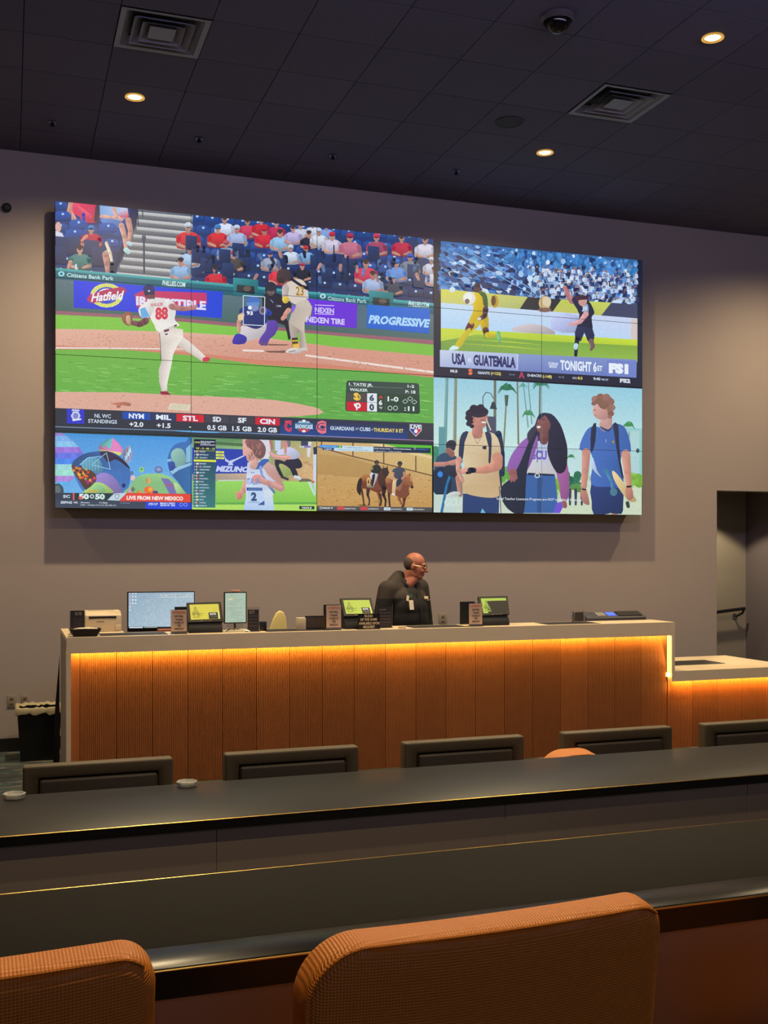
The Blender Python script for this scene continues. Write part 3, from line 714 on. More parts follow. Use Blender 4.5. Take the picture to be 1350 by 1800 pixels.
def pad_mesh(w, h, d, r_tl, r_tr, curve, rnd=.026, taper=.02, z0=0.):
    """upholstered back: rounded outline (w x h), thickness d, soft edge, ends curving forward"""
    def outline():
        pts = []
        def arc(cx, cz, r, a0, a1, n=10):
            for i in range(n + 1):
                a = a0 + (a1 - a0) * i / n; pts.append((cx + r * math.cos(a), cz + r * math.sin(a)))
        W = w / 2; rb = .05
        arc(W - r_tr, h - r_tr, r_tr, 0, math.pi / 2); 
        for k in range(1, 24): pts.append((W - r_tr - (w - r_tr - r_tl) * k / 24, h))
        arc(-W + r_tl, h - r_tl, r_tl, math.pi / 2, math.pi)
        for k in range(1, 12): pts.append((-W, h - r_tl - (h - r_tl - rb) * k / 12))
        arc(-W + rb, rb, rb, math.pi, 1.5 * math.pi)
        for k in range(1, 24): pts.append((-W + rb + (w - 2 * rb) * k / 24, 0))
        arc(W - rb, rb, rb, 1.5 * math.pi, 2 * math.pi)
        for k in range(1, 12): pts.append((W, rb + (h - r_tr - rb) * k / 12))
        return pts
    O = outline(); n = len(O); bm = bmesh.new(); rings = []
    prof = [(.30, 0), (.2, 0), (.12, 0), (.06, -.0)] 
    steps = [(-.20, 0), (-.13, 0), (-.08, 0), (-rnd, 0)] + [(-rnd + rnd * math.sin(q), rnd - rnd * math.cos(q)) for q in (R(22), R(45), R(68), R(90))]
    full = steps + [(o_, d - y_) for o_, y_ in reversed(steps)]
    cz = h / 2
    for off, y in full:
        ring = []
        for i, (x, z) in enumerate(O):
            tx, tz = O[(i + 1) % n][0] - O[i - 1][0], O[(i + 1) % n][1] - O[i - 1][1]; L = math.hypot(tx, tz) or 1
            nx, nz = tz / L, -tx / L
            if off < -rnd - .001:                      # inner rings: scale towards the centre, no crossing
                k = 1 + off / .30; X, Z = x * k, cz + (z - cz) * k
            else: X, Z = x + nx * off, z + nz * off
            X *= 1 - taper * (1 - Z / h)
            ring.append(bm.verts.new((X, y + curve * X * X, z0 + Z)))
        rings.append(ring)
    for A, B in zip(rings, rings[1:]):
        for i in range(n): bm.faces.new((A[i], A[(i + 1) % n], B[(i + 1) % n], B[i]))
    bm.faces.new(rings[0]); bm.faces.new(rings[-1])
    # piping seam along the back edge
    m_ = MB(); m_.bm.free(); m_.bm = bm
    return m_, O
def stool(name, label, x, y, ztop, w=.645, h=.42, d=.085, zf=.25, rz=0, rt=(.10, .05), curve=.14, tilt=0, legs=True):
    t = thing(name, label, 'stool', (0, 0, zf), 'orange woven leather stools')
    m_, O = pad_mesh(w, h, d, rt[0], rt[1], curve)
    bmesh.ops.rotate(m_.bm, cent=(0, 0, 0), matrix=Matrix.Rotation(R(6), 3, 'X'), verts=m_.bm.verts)
    bmesh.ops.translate(m_.bm, vec=(0, 0, ztop - h * .99 - zf), verts=m_.bm.verts)
    t.location = (0, 0, 0); m_.build('backrest', WEAVE, t, smooth=True)
    # stitched seam near the rear edge
    T = Matrix.Translation((0, 0, ztop - h * .99 - zf)) @ Matrix.Rotation(R(6), 4, 'X')
    seam = []
    for (px, pz) in O[5:30 + 16]:
        X, Z = px * .985, h / 2 + (pz - h / 2) * .985
        X *= 1 - .02 * (1 - Z / h); seam.append(T @ Vector((X, .0065 + curve * X * X, Z)))
    MB().tube(seam, .0032, 6).build('seam', WEAVE, t, smooth=True)
    zs_ = .70 - .25
    MB().box(-w * .40, w * .40, .05, .44, zs_ - .11, zs_, bev=.03, seg=3).build('seat', WEAVE, t, smooth=True)
    for sx in (-1, 1):
        for yy in (.09, .40):
            MB().tube([(sx * w * .36, yy, 0), (sx * w * .33, yy, zs_ - .10)], [.013, .018], 8).build('leg', DARKW, t, smooth=True)
    MB().tube([(-w * .345, .40, .2), (w * .345, .40, .2)], .011, 8).build('foot_rail', CHROME, t, smooth=True)
    for sx in (-1, 1): MB().tube([(sx * w * .3, .10, zs_ - .06), (sx * w * .3, .03, ztop - h - zf + .08)], .014, 8).build('back_bracket', DARKW, t, smooth=True)
    t.location = (x, y, zf); t.rotation_euler = (0, 0, rz)
    return t
stool('orange_stool', 'large orange woven leather stool back at the bottom middle', .738, 1.60, 1.214, rz=R(2))
stool('orange_stool', 'orange woven leather stool at the bottom left corner', -.118, 1.60, 1.233, rt=(.09, .055), rz=R(2))
stool('orange_stool', 'orange stool cut off at the bottom right corner', 1.66, 1.60, 1.18, rt=(.09, .05), rz=R(2))
o = stool('orange_chair', 'orange padded seat back peeking over the long desk', 2.785, 4.965, .758, w=.36, h=.30, d=.15, zf=0, rt=(.14, .13), curve=.1)
for ch in KIDS(o):
    if ch.name.startswith('seat'): ch.location.z -= .18; ch.scale = (1, .2, 1)
    if ch.name.startswith(('leg', 'foot')): ch.scale = (1, .22, .6)
    if ch.name.startswith('back_bracket'): ch.scale = (1, 1, .75)
# ------------------------------------------------------------------ the man behind the counter
SKIN = mat('skin', (168, 104, 80), .5, noise=.06, nscale=12)
HAIR = mat('grey_brown_hair', (74, 62, 52), .8, noise=.3, nscale=120)
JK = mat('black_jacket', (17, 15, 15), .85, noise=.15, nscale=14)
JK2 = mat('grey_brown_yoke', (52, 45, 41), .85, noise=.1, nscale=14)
def man():
    YM = 9.45
    hx = at(729, 1000, YM).x; bx = at(713, 1040, YM).x
    t = thing('person', 'bald man in a black jacket with badge, looking down right behind the counter', 'person', (bx, YM, 0))
    BA, HA = R(22), R(58)                        # body and head turned to the right
    def LB(p, a=BA, c=(bx, YM)):
        x, y, z = p; return (c[0] + x * math.cos(a) - y * math.sin(a), c[1] + x * math.sin(a) + y * math.cos(a), z)
    HC = (hx, YM - .03)
    zc, zt = 1.665, 1.795
    def LH(p):                                   # head frame: -y is the face, pitched down
        x, y, z = p; q = R(12)
        y2, z2 = y * math.cos(q) - z * math.sin(q), y * math.sin(q) + z * math.cos(q)
        X, Y, _ = LB((x, y2, 0), HA, HC); return (X, Y, zc + z2)
    def rotH(): return Matrix.Rotation(HA, 3, 'Z') @ Matrix.Rotation(R(12), 3, 'X')
    # joints; the figure's right arm is on the left of the picture
    J = dict(pel=(0, .02, .98), bel=(0, -.03, 1.12), che=(0, -.01, 1.32), neck=(.03, .03, 1.54),
             shR=(-.21, .02, 1.45), elR=(-.30, .02, 1.17), wrR=(-.31, -.03, .93),
             shL=(.20, .02, 1.46), elL=(.28, .03, 1.17), wrL=(.30, -.03, .93),
             hpR=(-.10, .02, .93), knR=(-.11, .0, .50), anR=(-.12, .04, .09), hpL=(.10, .02, .93), knL=(.11, .0, .50), anL=(.12, .04, .09))
    W = {k: LB(v) for k, v in J.items()}
    b = MB()
    hd = rotH()
    b.ball(LH((0, .018, .035)), (.076, .094, .088), 24, hd)            # cranium
    b.ball(LH((0, -.028, -.025)), (.062, .066, .082), 20, hd)          # face
    b.ball(LH((0, -.045, -.088)), (.045, .042, .032), 14, hd)          # chin
    b.ball(LH((0, -.02, -.075)), (.060, .055, .045), 14, hd)           # jaw
    b.ball(LH((0, -.072, .028)), (.045, .02, .012), 12, hd)            # brow
    b.cap(LH((0, -.092, .012)), LH((0, -.112, -.026)), .009, .0145, 10)   # nose
    b.ball(LH((-.011, -.103, -.030)), .008, 8); b.ball(LH((.011, -.103, -.030)), .008, 8)
    b.ball(LH((0, -.088, -.056)), (.024, .01, .006), 10, hd); b.ball(LH((0, -.087, -.066)), (.022, .01, .007), 10, hd)   # lips
    for s in (-1, 1):
        b.ball(LH((s * .034, -.078, -.03)), (.018, .014, .014), 10, hd)   # cheeks
        b.ball(LH((s * .079, .012, -.008)), (.010, .019, .031), 12, hd)   # ears
    b.cap(LH((0, .02, -.06)), W['neck'], .060, .066, 16)
    b.cap(LH((0, -.035, -.095)), LB((0, -.03, 1.50)), .035, .055, 12)  # soft throat
    b.cap(W['neck'], W['che'], .07, .12); b.cap(W['che'], W['pel'], .13, .14)
    for s in 'RL':
        b.cap(LB((0, 0, 1.43)), W['sh' + s], .07, .06); b.cap(W['sh' + s], W['el' + s], .05, .042); b.cap(W['el' + s], W['wr' + s], .040, .028)
        b.cap(W['hp' + s], W['kn' + s], .085, .058); b.cap(W['kn' + s], W['an' + s], .055, .038)
        # hand hanging beside the thigh: palm, four slightly bent fingers, thumb leaving the palm's front side
        sg = -1 if s == 'R' else 1; W0 = Vector(J['wr' + s])
        f, wd, nn = Vector((0, -.22, -.975)), Vector((0, -.975, .22)), Vector((-sg, 0, 0))
        b.cap(LB(W0), LB(W0 + f * .045), .026, .028, 10)
        b.ball(LB(W0 + f * .068), (.016, .041, .048), 14, Matrix.Rotation(BA, 3, 'Z'))
        for k, (dx, L) in enumerate(((.030, .062), (.010, .072), (-.010, .068), (-.029, .050))):
            p0 = W0 + f * .10 + wd * dx; p1 = p0 + f * L * .55 + nn * .006; p2 = p1 + f * L * .42 + nn * .022
            b.cap(LB(p0), LB(p1), .0095, .0085, 8); b.cap(LB(p1), LB(p2), .0085, .0075, 8)
        q0 = W0 + f * .045 + wd * .030; q1 = q0 + f * .035 + wd * .030 + nn * .012; q2 = q1 + f * .03 + nn * .012
        b.cap(LB(q0), LB(q1), .0125, .0095, 8); b.cap(LB(q1), LB(q2), .0095, .008, 8)
    b.build('body', SKIN, t, fuse=.0055, iters=3)
    # jacket: one loose shell from collar to hem and cuffs
    j = MB(); rb = Matrix.Rotation(BA, 3, 'Z')
    j.ball(LB((0, .0, 1.36)), (.225, .15, .13), 24, rb); j.ball(LB((0, -.035, 1.17)), (.215, .17, .21), 24, rb)
    j.ball(LB((0, -.01, 1.0)), (.205, .165, .12), 20, rb); j.ball(LB((0, .03, 1.46)), (.17, .10, .065), 20, rb); j.cap(LB((-.04, .05, 1.56)), LB((-.165, .02, 1.462)), .068, .082); j.ball(LB((.06, .05, 1.51)), (.09, .07, .06), 16, rb); j.ball(LB((0, -.05, 1.27)), (.20, .15, .16), 20, rb)
    for s in 'RL':
        j.cap(LB((0, .015, 1.45)), W['sh' + s], .085, .085); j.cap(W['sh' + s], W['el' + s], .088, .070)
        e, w_ = Vector(W['el' + s]), Vector(W['wr' + s]); j.cap(e, e.lerp(w_, .93), .068, .046)
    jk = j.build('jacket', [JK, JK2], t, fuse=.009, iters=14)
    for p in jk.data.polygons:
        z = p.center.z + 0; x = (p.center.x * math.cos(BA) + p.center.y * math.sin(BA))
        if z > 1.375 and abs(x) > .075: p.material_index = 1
    # collar, open at the throat
    c = MB(); ring = []
    for k in range(23):
        q = R(-62 + 304 * k / 22)                # gap at the front (-90 deg)
        lo_, hi_ = LB((.112 * math.cos(q) + .01, .098 * math.sin(q), 1.525 - .085 * max(0, -math.sin(q)))), LB((.085 * math.cos(q) + .015, .078 * math.sin(q) + .01, 1.605 - .085 * max(0, -math.sin(q))))
        ring.append((c.bm.verts.new(lo_), c.bm.verts.new(hi_)))
    for A, B in zip(ring, ring[1:]): c.bm.faces.new((A[0], B[0], B[1], A[1]))
    o = c.build('collar', mat('black_collar', (17, 17, 20), .8), t, smooth=True); o.modifiers.new('s', 'SOLIDIFY').thickness = .012
    z_ = MB().tube([LB((0, -.150, 1.42)), LB((0, -.170, 1.36)), LB((0, -.205, 1.28)), LB((0, -.222, 1.18)), LB((0, -.215, 1.05))], .006, 6).build('zip', MATS['black_collar'], t, smooth=True)
    # trousers and shoes
    tr = MB().ball(LB((0, .01, .95)), (.19, .145, .12), 18, rb)
    for s in 'RL': tr.cap(W['hp' + s], W['kn' + s], .105, .08); tr.cap(W['kn' + s], (W['an' + s][0], W['an' + s][1], .12), .078, .066)
    tr.build('trousers', mat('dark_trousers', (24, 24, 28), .85), t, fuse=.012)
    for s in 'RL':
        x, y, z = J['an' + s]
        sh = MB().ball(LB((x, y - .07, .045)), (.05, .145, .045), 16, rb); sh.build('shoe', BLK, t, smooth=True)
    # hair: a band round the back and sides, bald crown
    h = MB()
    h.ball(LH((0, .042, .018)), (.0815, .078, .078), 24, hd)
    h.build('hair', HAIR, t, smooth=True)
    hr_ = KIDS(t)[-1]
    bm = bmesh.new(); bm.from_mesh(hr_.data)
    inv = hd.inverted(); off = wloc(t); H0 = Vector(LH((0, 0, 0))) - off
    kill = []
    for v in bm.verts:
        q = inv @ (v.co - H0)
        if q.z > .078 - max(0, -q.y) * .2 or q.y < -.012 or q.z < -.055: kill.append(v)
    bmesh.ops.delete(bm, geom=kill, context='VERTS'); bm.to_mesh(hr_.data); bm.free()
    # eyes and brows
    for s in (-1, 1):
        MB().ball(LH((s * .030, -.077, .006)), (.013, .010, .009), 12, hd).build('eye', mat('eye', (60, 48, 42), .2), t, smooth=True)
        MB().tube([LH((s * .014, -.094, .026)), LH((s * .032, -.091, .032)), LH((s * .048, -.078, .026))], .0035, 6).build('eyebrow', HAIR, t, smooth=True)
    # glasses
    g = MB()
    for s in (-1, 1):
        pts = [LH((s * (.032 + .023 * math.cos(q)), -.104 + .008 * abs(math.cos(q)), .004 + .016 * math.sin(q))) for q in [2 * math.pi * k / 14 for k in range(15)]]
        g.tube(pts, .0018, 6); g.tube([LH((s * .055, -.096, .008)), LH((s * .080, -.04, .012)), LH((s * .086, .012, .010))], .0018, 6)
    g.tube([LH((-.009, -.106, .008)), LH((.009, -.106, .008))], .002, 6)
    g.build('glasses', mat('steel_frame', (190, 170, 130), .25, metal=1), t, smooth=True)
    # badge card on a clip, name tag, small print on the chest
    def card(name, m, p, w_, h_, tilt=0, th=.003):
        o = MB().box(-w_ / 2, w_ / 2, -th, 0, -h_ / 2, h_ / 2, bev=.001, seg=1).build(name, m, None)
        o.parent = t; o.location = Vector(LB(p)) - wloc(t); o.rotation_euler = (R(-8), tilt, BA); return o
    card('badge_clip', mat('teal_clip', (60, 84, 84), .5), (-.10, -.160, 1.395), .075, .035)
    card('badge_strap', CREAMINK, (-.125, -.165, 1.375), .03, .05, R(18))
    bd = card('badge', PAPER, (-.115, -.205, 1.315), .052, .088)
    box_ = MB().box(-.006, .006, -.0045, -.003, .01, .024).build('badge_photo', INK, bd)
    card('name_tag', CREAMINK, (.105, -.168, 1.375), .05, .026, R(6))
    card('chest_print', GREYINK, (.135, -.168, 1.352), .04, .008, R(-8))
    return t
man()
# ------------------------------------------------------------------ pictures shown on lit screens
random.seed(7)
def clip(tri, ax, lim, sign):
    out = []
    for i in range(len(tri)):
        a, b = tri[i], tri[(i + 1) % len(tri)]; da, db = sign * (a[0][ax] - lim), sign * (b[0][ax] - lim)
        if da >= 0: out.append(a)
        if (da >= 0) != (db >= 0):
            t = da / (da - db); out.append((tuple(p + (q - p) * t for p, q in zip(a[0], b[0])), tuple(p + (q - p) * t for p, q in zip(a[1], b[1]))))
    return out
def plin(c): return lin(tuple(v * .93 + q * .07 for v, q in zip(c, (120, 140, 180))))  # blends a bluish veil of haze into each picture colour
class Pic:
    """flat coloured shapes on an upright plane at depth Y; coordinates are read off a view of that plane"""
    def __init__(s, Y): s.Y = Y; s.t = []; s.lay = 0; s.mx = 0; s.reg = []; s.crop(0, 0, 1)
    def crop(s, ox, oy, k): s.o = (ox, oy, k); return s
    def P(s, x, y):
        ox, oy, k = s.o; p = at(ox + x / k, oy + y / k, s.Y); return (p.x, p.z)
    def add(s, a, b, c):
        if s.reg:
            q = [a, b, c]
            for ax, lim, sg in s.reg:
                q = clip(q, ax, lim, sg)
                if len(q) < 3: return
            for k in range(1, len(q) - 1): s.t.append((q[0], q[k], q[k + 1], s.lay))
        else: s.t.append((a, b, c, s.lay))
    def region(s, u0=None, u1=None, top=None, bottom=None):
        s.reg = []
        if u0: s.reg.append((0, at(u0, 700, s.Y).x, 1))
        if u1: s.reg.append((0, at(u1, 700, s.Y).x, -1))
        if top: s.reg.append((1, at(*top, s.Y).z, -1))
        if bottom: s.reg.append((1, at(*bottom, s.Y).z, 1))
    def up(s, n=1): s.lay += n; s.mx = max(s.mx, s.lay); return s
    def poly(s, pts, col, smooth=0, keep=False, shade=True):
        """col: one colour or one per point"""
        if not keep: s.up()
        n0 = len(pts)
        if isinstance(col[0], (tuple, list)):
            cs = [plin(c) for c in col]; cs = (cs + [cs[-1]] * n0)[:n0]
        elif smooth and shade:
            xs_, ys_ = [p[0] for p in pts], [p[1] for p in pts]; xm, ym = min(xs_), min(ys_); dx, dy = max(xs_) - xm or 1, max(ys_) - ym or 1
            cs = [plin(tuple(min(255, v * (1.10 - .16 * (x - xm) / dx - .16 * (y - ym) / dy)) for v in col)) for x, y in pts]
        else: cs = [plin(col)] * n0
        if smooth:
            pts = spl(pts, smooth)
            cs = [tuple(a + (b - a) * j / smooth for a, b in zip(cs[i], cs[(i + 1) % n0])) for i in range(n0) for j in range(smooth)]
        q = [s.P(*p) for p in pts]
        for a, b, c in tessellate_polygon([[Vector((x, y, 0)) for x, y in q]]):
            s.add((q[a], cs[a]), (q[b], cs[b]), (q[c], cs[c]))
    def quad(s, x0, y0, x1, y1, col, keep=False): s.poly([(x0, y0), (x1, y0), (x1, y1), (x0, y1)], col, keep=keep)
    def ell(s, cx, cy, rx, ry, col, rot=0, n=16, keep=False, col2=None):
        c_, s_ = math.cos(rot), math.sin(rot); pts = []; cs = []
        for i in range(n):
            a = 2 * math.pi * i / n; x, y = rx * math.cos(a), ry * math.sin(a)
            pts.append((cx + x * c_ - y * s_, cy + x * s_ + y * c_))
            f = (math.sin(a) + 1) / 2
            cs.append(tuple(p + (q - p) * f for p, q in zip(col, col2)) if col2 else col)
        s.poly(pts, cs, keep=keep)
    def line(s, pts, wd, col, keep=False, close=False):
        if not keep: s.up()
        if close: pts = list(pts) + [pts[0]]
        for (x0, y0), (x1, y1) in zip(pts, pts[1:]):
            d = math.hypot(x1 - x0, y1 - y0) or 1; nx, ny = -(y1 - y0) / d * wd / 2, (x1 - x0) / d * wd / 2
            s.poly([(x0 + nx, y0 + ny), (x1 + nx, y1 + ny), (x1 - nx, y1 - ny), (x0 - nx, y0 - ny)], col, keep=True)
    def limb(s, pts, wd, col, keep=False):
        """tapered limb: pts with one width each"""
        if not keep: s.up()
        for ((x0, y0), a), ((x1, y1), b) in zip(zip(pts, wd), zip(pts[1:], wd[1:])):
            d = math.hypot(x1 - x0, y1 - y0) or 1; nx, ny = -(y1 - y0) / d / 2, (x1 - x0) / d / 2
            sg = .13 if (nx * .5 + ny) > 0 else -.13; hi, lo = tuple(min(255, v * (1 - sg)) for v in col), tuple(min(255, v * (1 + sg)) for v in col)
            s.poly([(x0 + nx * a, y0 + ny * a), (x1 + nx * b, y1 + ny * b), (x1 - nx * b, y1 - ny * b), (x0 - nx * a, y0 - ny * a)], [hi, hi, lo, lo], keep=True)
            s.ell(x1, y1, b / 2.1, b / 2.1, col, n=10, keep=True, col2=dk(col, .9))
        (x0, y0), a = pts[0], wd[0]; s.ell(x0, y0, a / 2, a / 2, col, n=10, keep=True)
    def text(s, st, x0, y0, x1, h, col, bold=.02, shear=0, rise=0):
        """baseline starts at x0, y0 and ends at x1; h is the height of a capital"""
        s.up(); a = s.P(x0, y0); b = s.P(x1, y0 ); k = s.P(x0, y0 - h)
        W, H = b[0] - a[0], k[1] - a[1]; vs, ts = glyphs(st, bold); c = plin(col)
        q = [(a[0] + W * x + H * y * shear, a[1] + H * y + W * x * rise) for x, y in vs]
        for i, j, l in ts: s.add((q[i], c), (q[j], c), (q[l], c))
def spl(p, k=4):
    n = len(p); r = []
    for i in range(n):
        a, b, c, d = p[i - 1], p[i], p[(i + 1) % n], p[(i + 2) % n]
        for j in range(k):
            t = j / k
            r.append(tuple(.5 * (2 * b[q] + (c[q] - a[q]) * t + (2 * a[q] - 5 * b[q] + 4 * c[q] - d[q]) * t * t + (3 * b[q] - a[q] - 3 * c[q] + d[q]) * t ** 3) for q in (0, 1)))
    return r
def jit(c, a=12): 
    d = random.uniform(-a, a); return tuple(max(0, min(255, x + d + random.uniform(-a / 3, a / 3))) for x in c)
def dk(c, f): return tuple(x * f for x in c)

D = 10.1                                          # plane of the video wall's glass
wall_pic = Pic(D)
P = wall_pic
NAVY, SEAT, SKINC = (28, 46, 92), (40, 84, 168), (206, 150, 128)
RED, WHITEC, SKY = (214, 40, 58), (214, 224, 242), (150, 190, 232)

# ======== main picture: ball game ========
P.lay = 0; P.crop(80, 330, 3.75); P.region(u1=762, bottom=(96, 761))
P.poly([(66, 60), (2640, 340), (2640, 900), (66, 640)], [(34, 60, 120), (30, 50, 110), (28, 42, 80), (30, 50, 96)])
def seats(x, y, w_, h_, c=SEAT):                 # a fold-down seat back with its number disc
    P.poly([(x - w_, y + h_), (x - w_ * .96, y - h_ * .5), (x - w_ * .5, y - h_), (x + w_ * .6, y - h_ * .9), (x + w_, y - h_ * .3), (x + w_, y + h_)], [jit(dk(c, .8)), jit(c), jit(c), jit(c), jit(c), jit(dk(c, .7))], keep=True)
    if w_ > 34: P.ell(x + 4, y - h_ * .35, 9, 8, (170, 205, 240), n=8, keep=False)
SL = .094
for r in range(7):
    P.up(2)
    for c in range(26):
        x = 96 + c * 100 + (r % 2) * 40
        y = 110 + r * 72 + (x - 66) * SL
        seats(x, y, 46, 26, (38, 78, 158) if r < 4 else (34, 52, 96))
# stadium steps
st = [(585, 130), (975, 175), (965, 260), (900, 420), (850, 500), (820, 612), (470, 560), (480, 500), (570, 320)]
P.poly(st, (92, 100, 112))
for k in range(9):
    y = 158 + k * 50; xl, xr = 600 - max(0, k - 2) * 22, 968 - max(0, k - 2) * 22
    P.poly([(xl, y), (xr, y + 34), (xr, y + 54), (xl, y + 20)], [(206, 206, 206), (216, 214, 210), (176, 176, 176), (160, 164, 168)], keep=k > 0)
    P.poly([(xl, y + 20), (xr, y + 54), (xr, y + 78), (xl, y + 44)], [(118, 122, 128), (136, 136, 136), (96, 100, 108), (84, 88, 96)], keep=True)
P.poly([(560, 120), (612, 128), (600, 240), (500, 480), (455, 560), (440, 545), (545, 250)], (24, 36, 76))
P.line([(648, 320), (650, 565)], 12, (46, 60, 84)); P.line([(636, 350), (640, 315), (656, 312), (660, 350)], 7, (60, 76, 100)); P.line([(608, 150), (610, 250)], 6, (30, 40, 66)); P.line([(640, 150), (640, 195)], 6, (30, 40, 66))
def fan(x, y, s, shirt, hat=None, skin=SKINC, hair=(70, 50, 44), arms=True, look=0):
    """a seated spectator, head centre x, y, head radius 22*s"""
    sh = jit(shirt, 8); sk = jit(skin, 12)
    P.poly([(x - 62 * s, y + 120 * s), (x - 60 * s, y + 58 * s), (x - 34 * s, y + 30 * s), (x + 34 * s, y + 30 * s), (x + 62 * s, y + 60 * s), (x + 66 * s, y + 122 * s)],
           [dk(sh, .72), sh, sh, sh, sh, dk(sh, .66)], smooth=3)
    if arms:
        P.limb([(x - 54 * s, y + 62 * s), (x - 58 * s, y + 100 * s), (x - 16 * s, y + 116 * s)], [26 * s, 20 * s, 15 * s], dk(sk, .92))
        P.limb([(x + 54 * s, y + 62 * s), (x + 60 * s, y + 100 * s), (x + 18 * s, y + 112 * s)], [26 * s, 20 * s, 15 * s], dk(sk, .85), keep=True)
        P.limb([(x - 54 * s, y + 58 * s), (x - 57 * s, y + 80 * s)], [30 * s, 27 * s], dk(sh, .88)); P.limb([(x + 54 * s, y + 58 * s), (x + 58 * s, y + 80 * s)], [30 * s, 27 * s], dk(sh, .8), keep=True)
    P.quad(x - 10 * s, y + 14 * s, x + 10 * s, y + 36 * s, dk(sk, .8), keep=True)
    P.ell(x + look, y, 19 * s, 25 * s, sk, n=12, col2=dk(sk, .86))
    if hat: 
        P.ell(x, y - 12 * s, 22 * s, 17 * s, hat, n=12, col2=dk(hat, .85)); P.poly([(x - 18 * s + look, y - 8 * s), (x + 18 * s + look, y - 8 * s), (x + 22 * s + look * 1.6, y + 1 * s), (x - 22 * s + look * 1.6, y + 1 * s)], dk(hat, .7), keep=True)
    else: P.ell(x, y - 14 * s, 21 * s, 14 * s, hair, n=12)
    P.line([(x - 12 * s + look, y + 2 * s), (x + 12 * s + look, y + 2 * s)], 5 * s, (40, 34, 40)); P.line([(x - 6 * s + look, y + 14 * s), (x + 6 * s + look, y + 14 * s)], 2.5 * s, (130, 60, 60), keep=True)
def wall_seat(x, y, w_=50, h_=60): P.poly([(x - w_, y - h_), (x + w_, y - h_ + 8), (x + w_, y + h_ + 8), (x - w_, y + h_)], [(40, 62, 112), (34, 54, 100), (22, 34, 66), (26, 40, 76)])
# left block
P.limb([(170, 95), (160, 160), (190, 215)], [34, 40, 34], SKINC)
P.poly([(190, 98), (280, 110), (345, 125), (345, 225), (250, 228), (220, 190), (180, 165)], (226, 54, 96), smooth=3); P.limb([(200, 120), (290, 190)], [30, 26], (232, 80, 110)); P.poly([(330, 120), (356, 124), (352, 230), (318, 225)], (60, 40, 60))
P.limb([(250, 175), (250, 220)], [20, 22], (40, 60, 170))
P.poly([(356, 115), (430, 120), (540, 135), (548, 190), (500, 220), (420, 210), (360, 200)], [(120, 170, 226), (150, 196, 236), (200, 210, 236), (220, 60, 80), (150, 190, 230), (130, 180, 230), (110, 160, 220)])
P.limb([(450, 140), (470, 190), (500, 215)], [24, 22, 20], (216, 166, 150)); P.limb([(370, 190), (430, 200), (470, 195)], [26, 24, 20], (216, 166, 150), keep=True)
P.poly([(360, 210), (430, 205), (500, 225), (490, 268), (400, 255)], (90, 130, 200), smooth=2)
P.limb([(500, 250), (520, 320), (530, 400)], [38, 32, 24], (206, 156, 140)); P.limb([(545, 215), (560, 280), (550, 350)], [40, 34, 24], (198, 146, 130)); P.limb([(530, 410), (545, 425)], [34, 30], (190, 224, 220)); P.limb([(545, 365), (560, 375)], [26, 24], (190, 216, 220))
for a in ((110, 185), (215, 240), (410, 262), (190, 300)): P.lay += 1; seats(*a, 60, 30, (36, 84, 176))
for a in ((115, 380), (200, 380), (90, 440)): wall_seat(*a, 48, 58)
fan(300, 275, 1.0, (196, 40, 76), (70, 130, 200)); P.limb([(270, 320), (240, 350)], [22, 18], SKINC)
wall_seat(303, 395, 50, 52); wall_seat(345, 450, 40, 60)
P.limb([(395, 440), (405, 500), (408, 555)], [44, 38, 26], (190, 140, 126)); P.limb([(400, 365), (425, 430), (440, 500)], [20, 22, 16], (226, 210, 180))
P.limb([(438, 500), (438, 560)], [26, 24], (24, 28, 48))
fan(226, 408, 1.08, (70, 130, 126), None, (214, 160, 140), (60, 44, 44))
P.limb([(165, 490), (150, 530)], [26, 20], SKINC); P.limb([(200, 510), (205, 545)], [14, 12], (200, 220, 240))
P.ell(84, 260, 20, 34, (220, 170, 160)); P.poly([(66, 285), (110, 300), (120, 325), (66, 320)], (214, 220, 240))
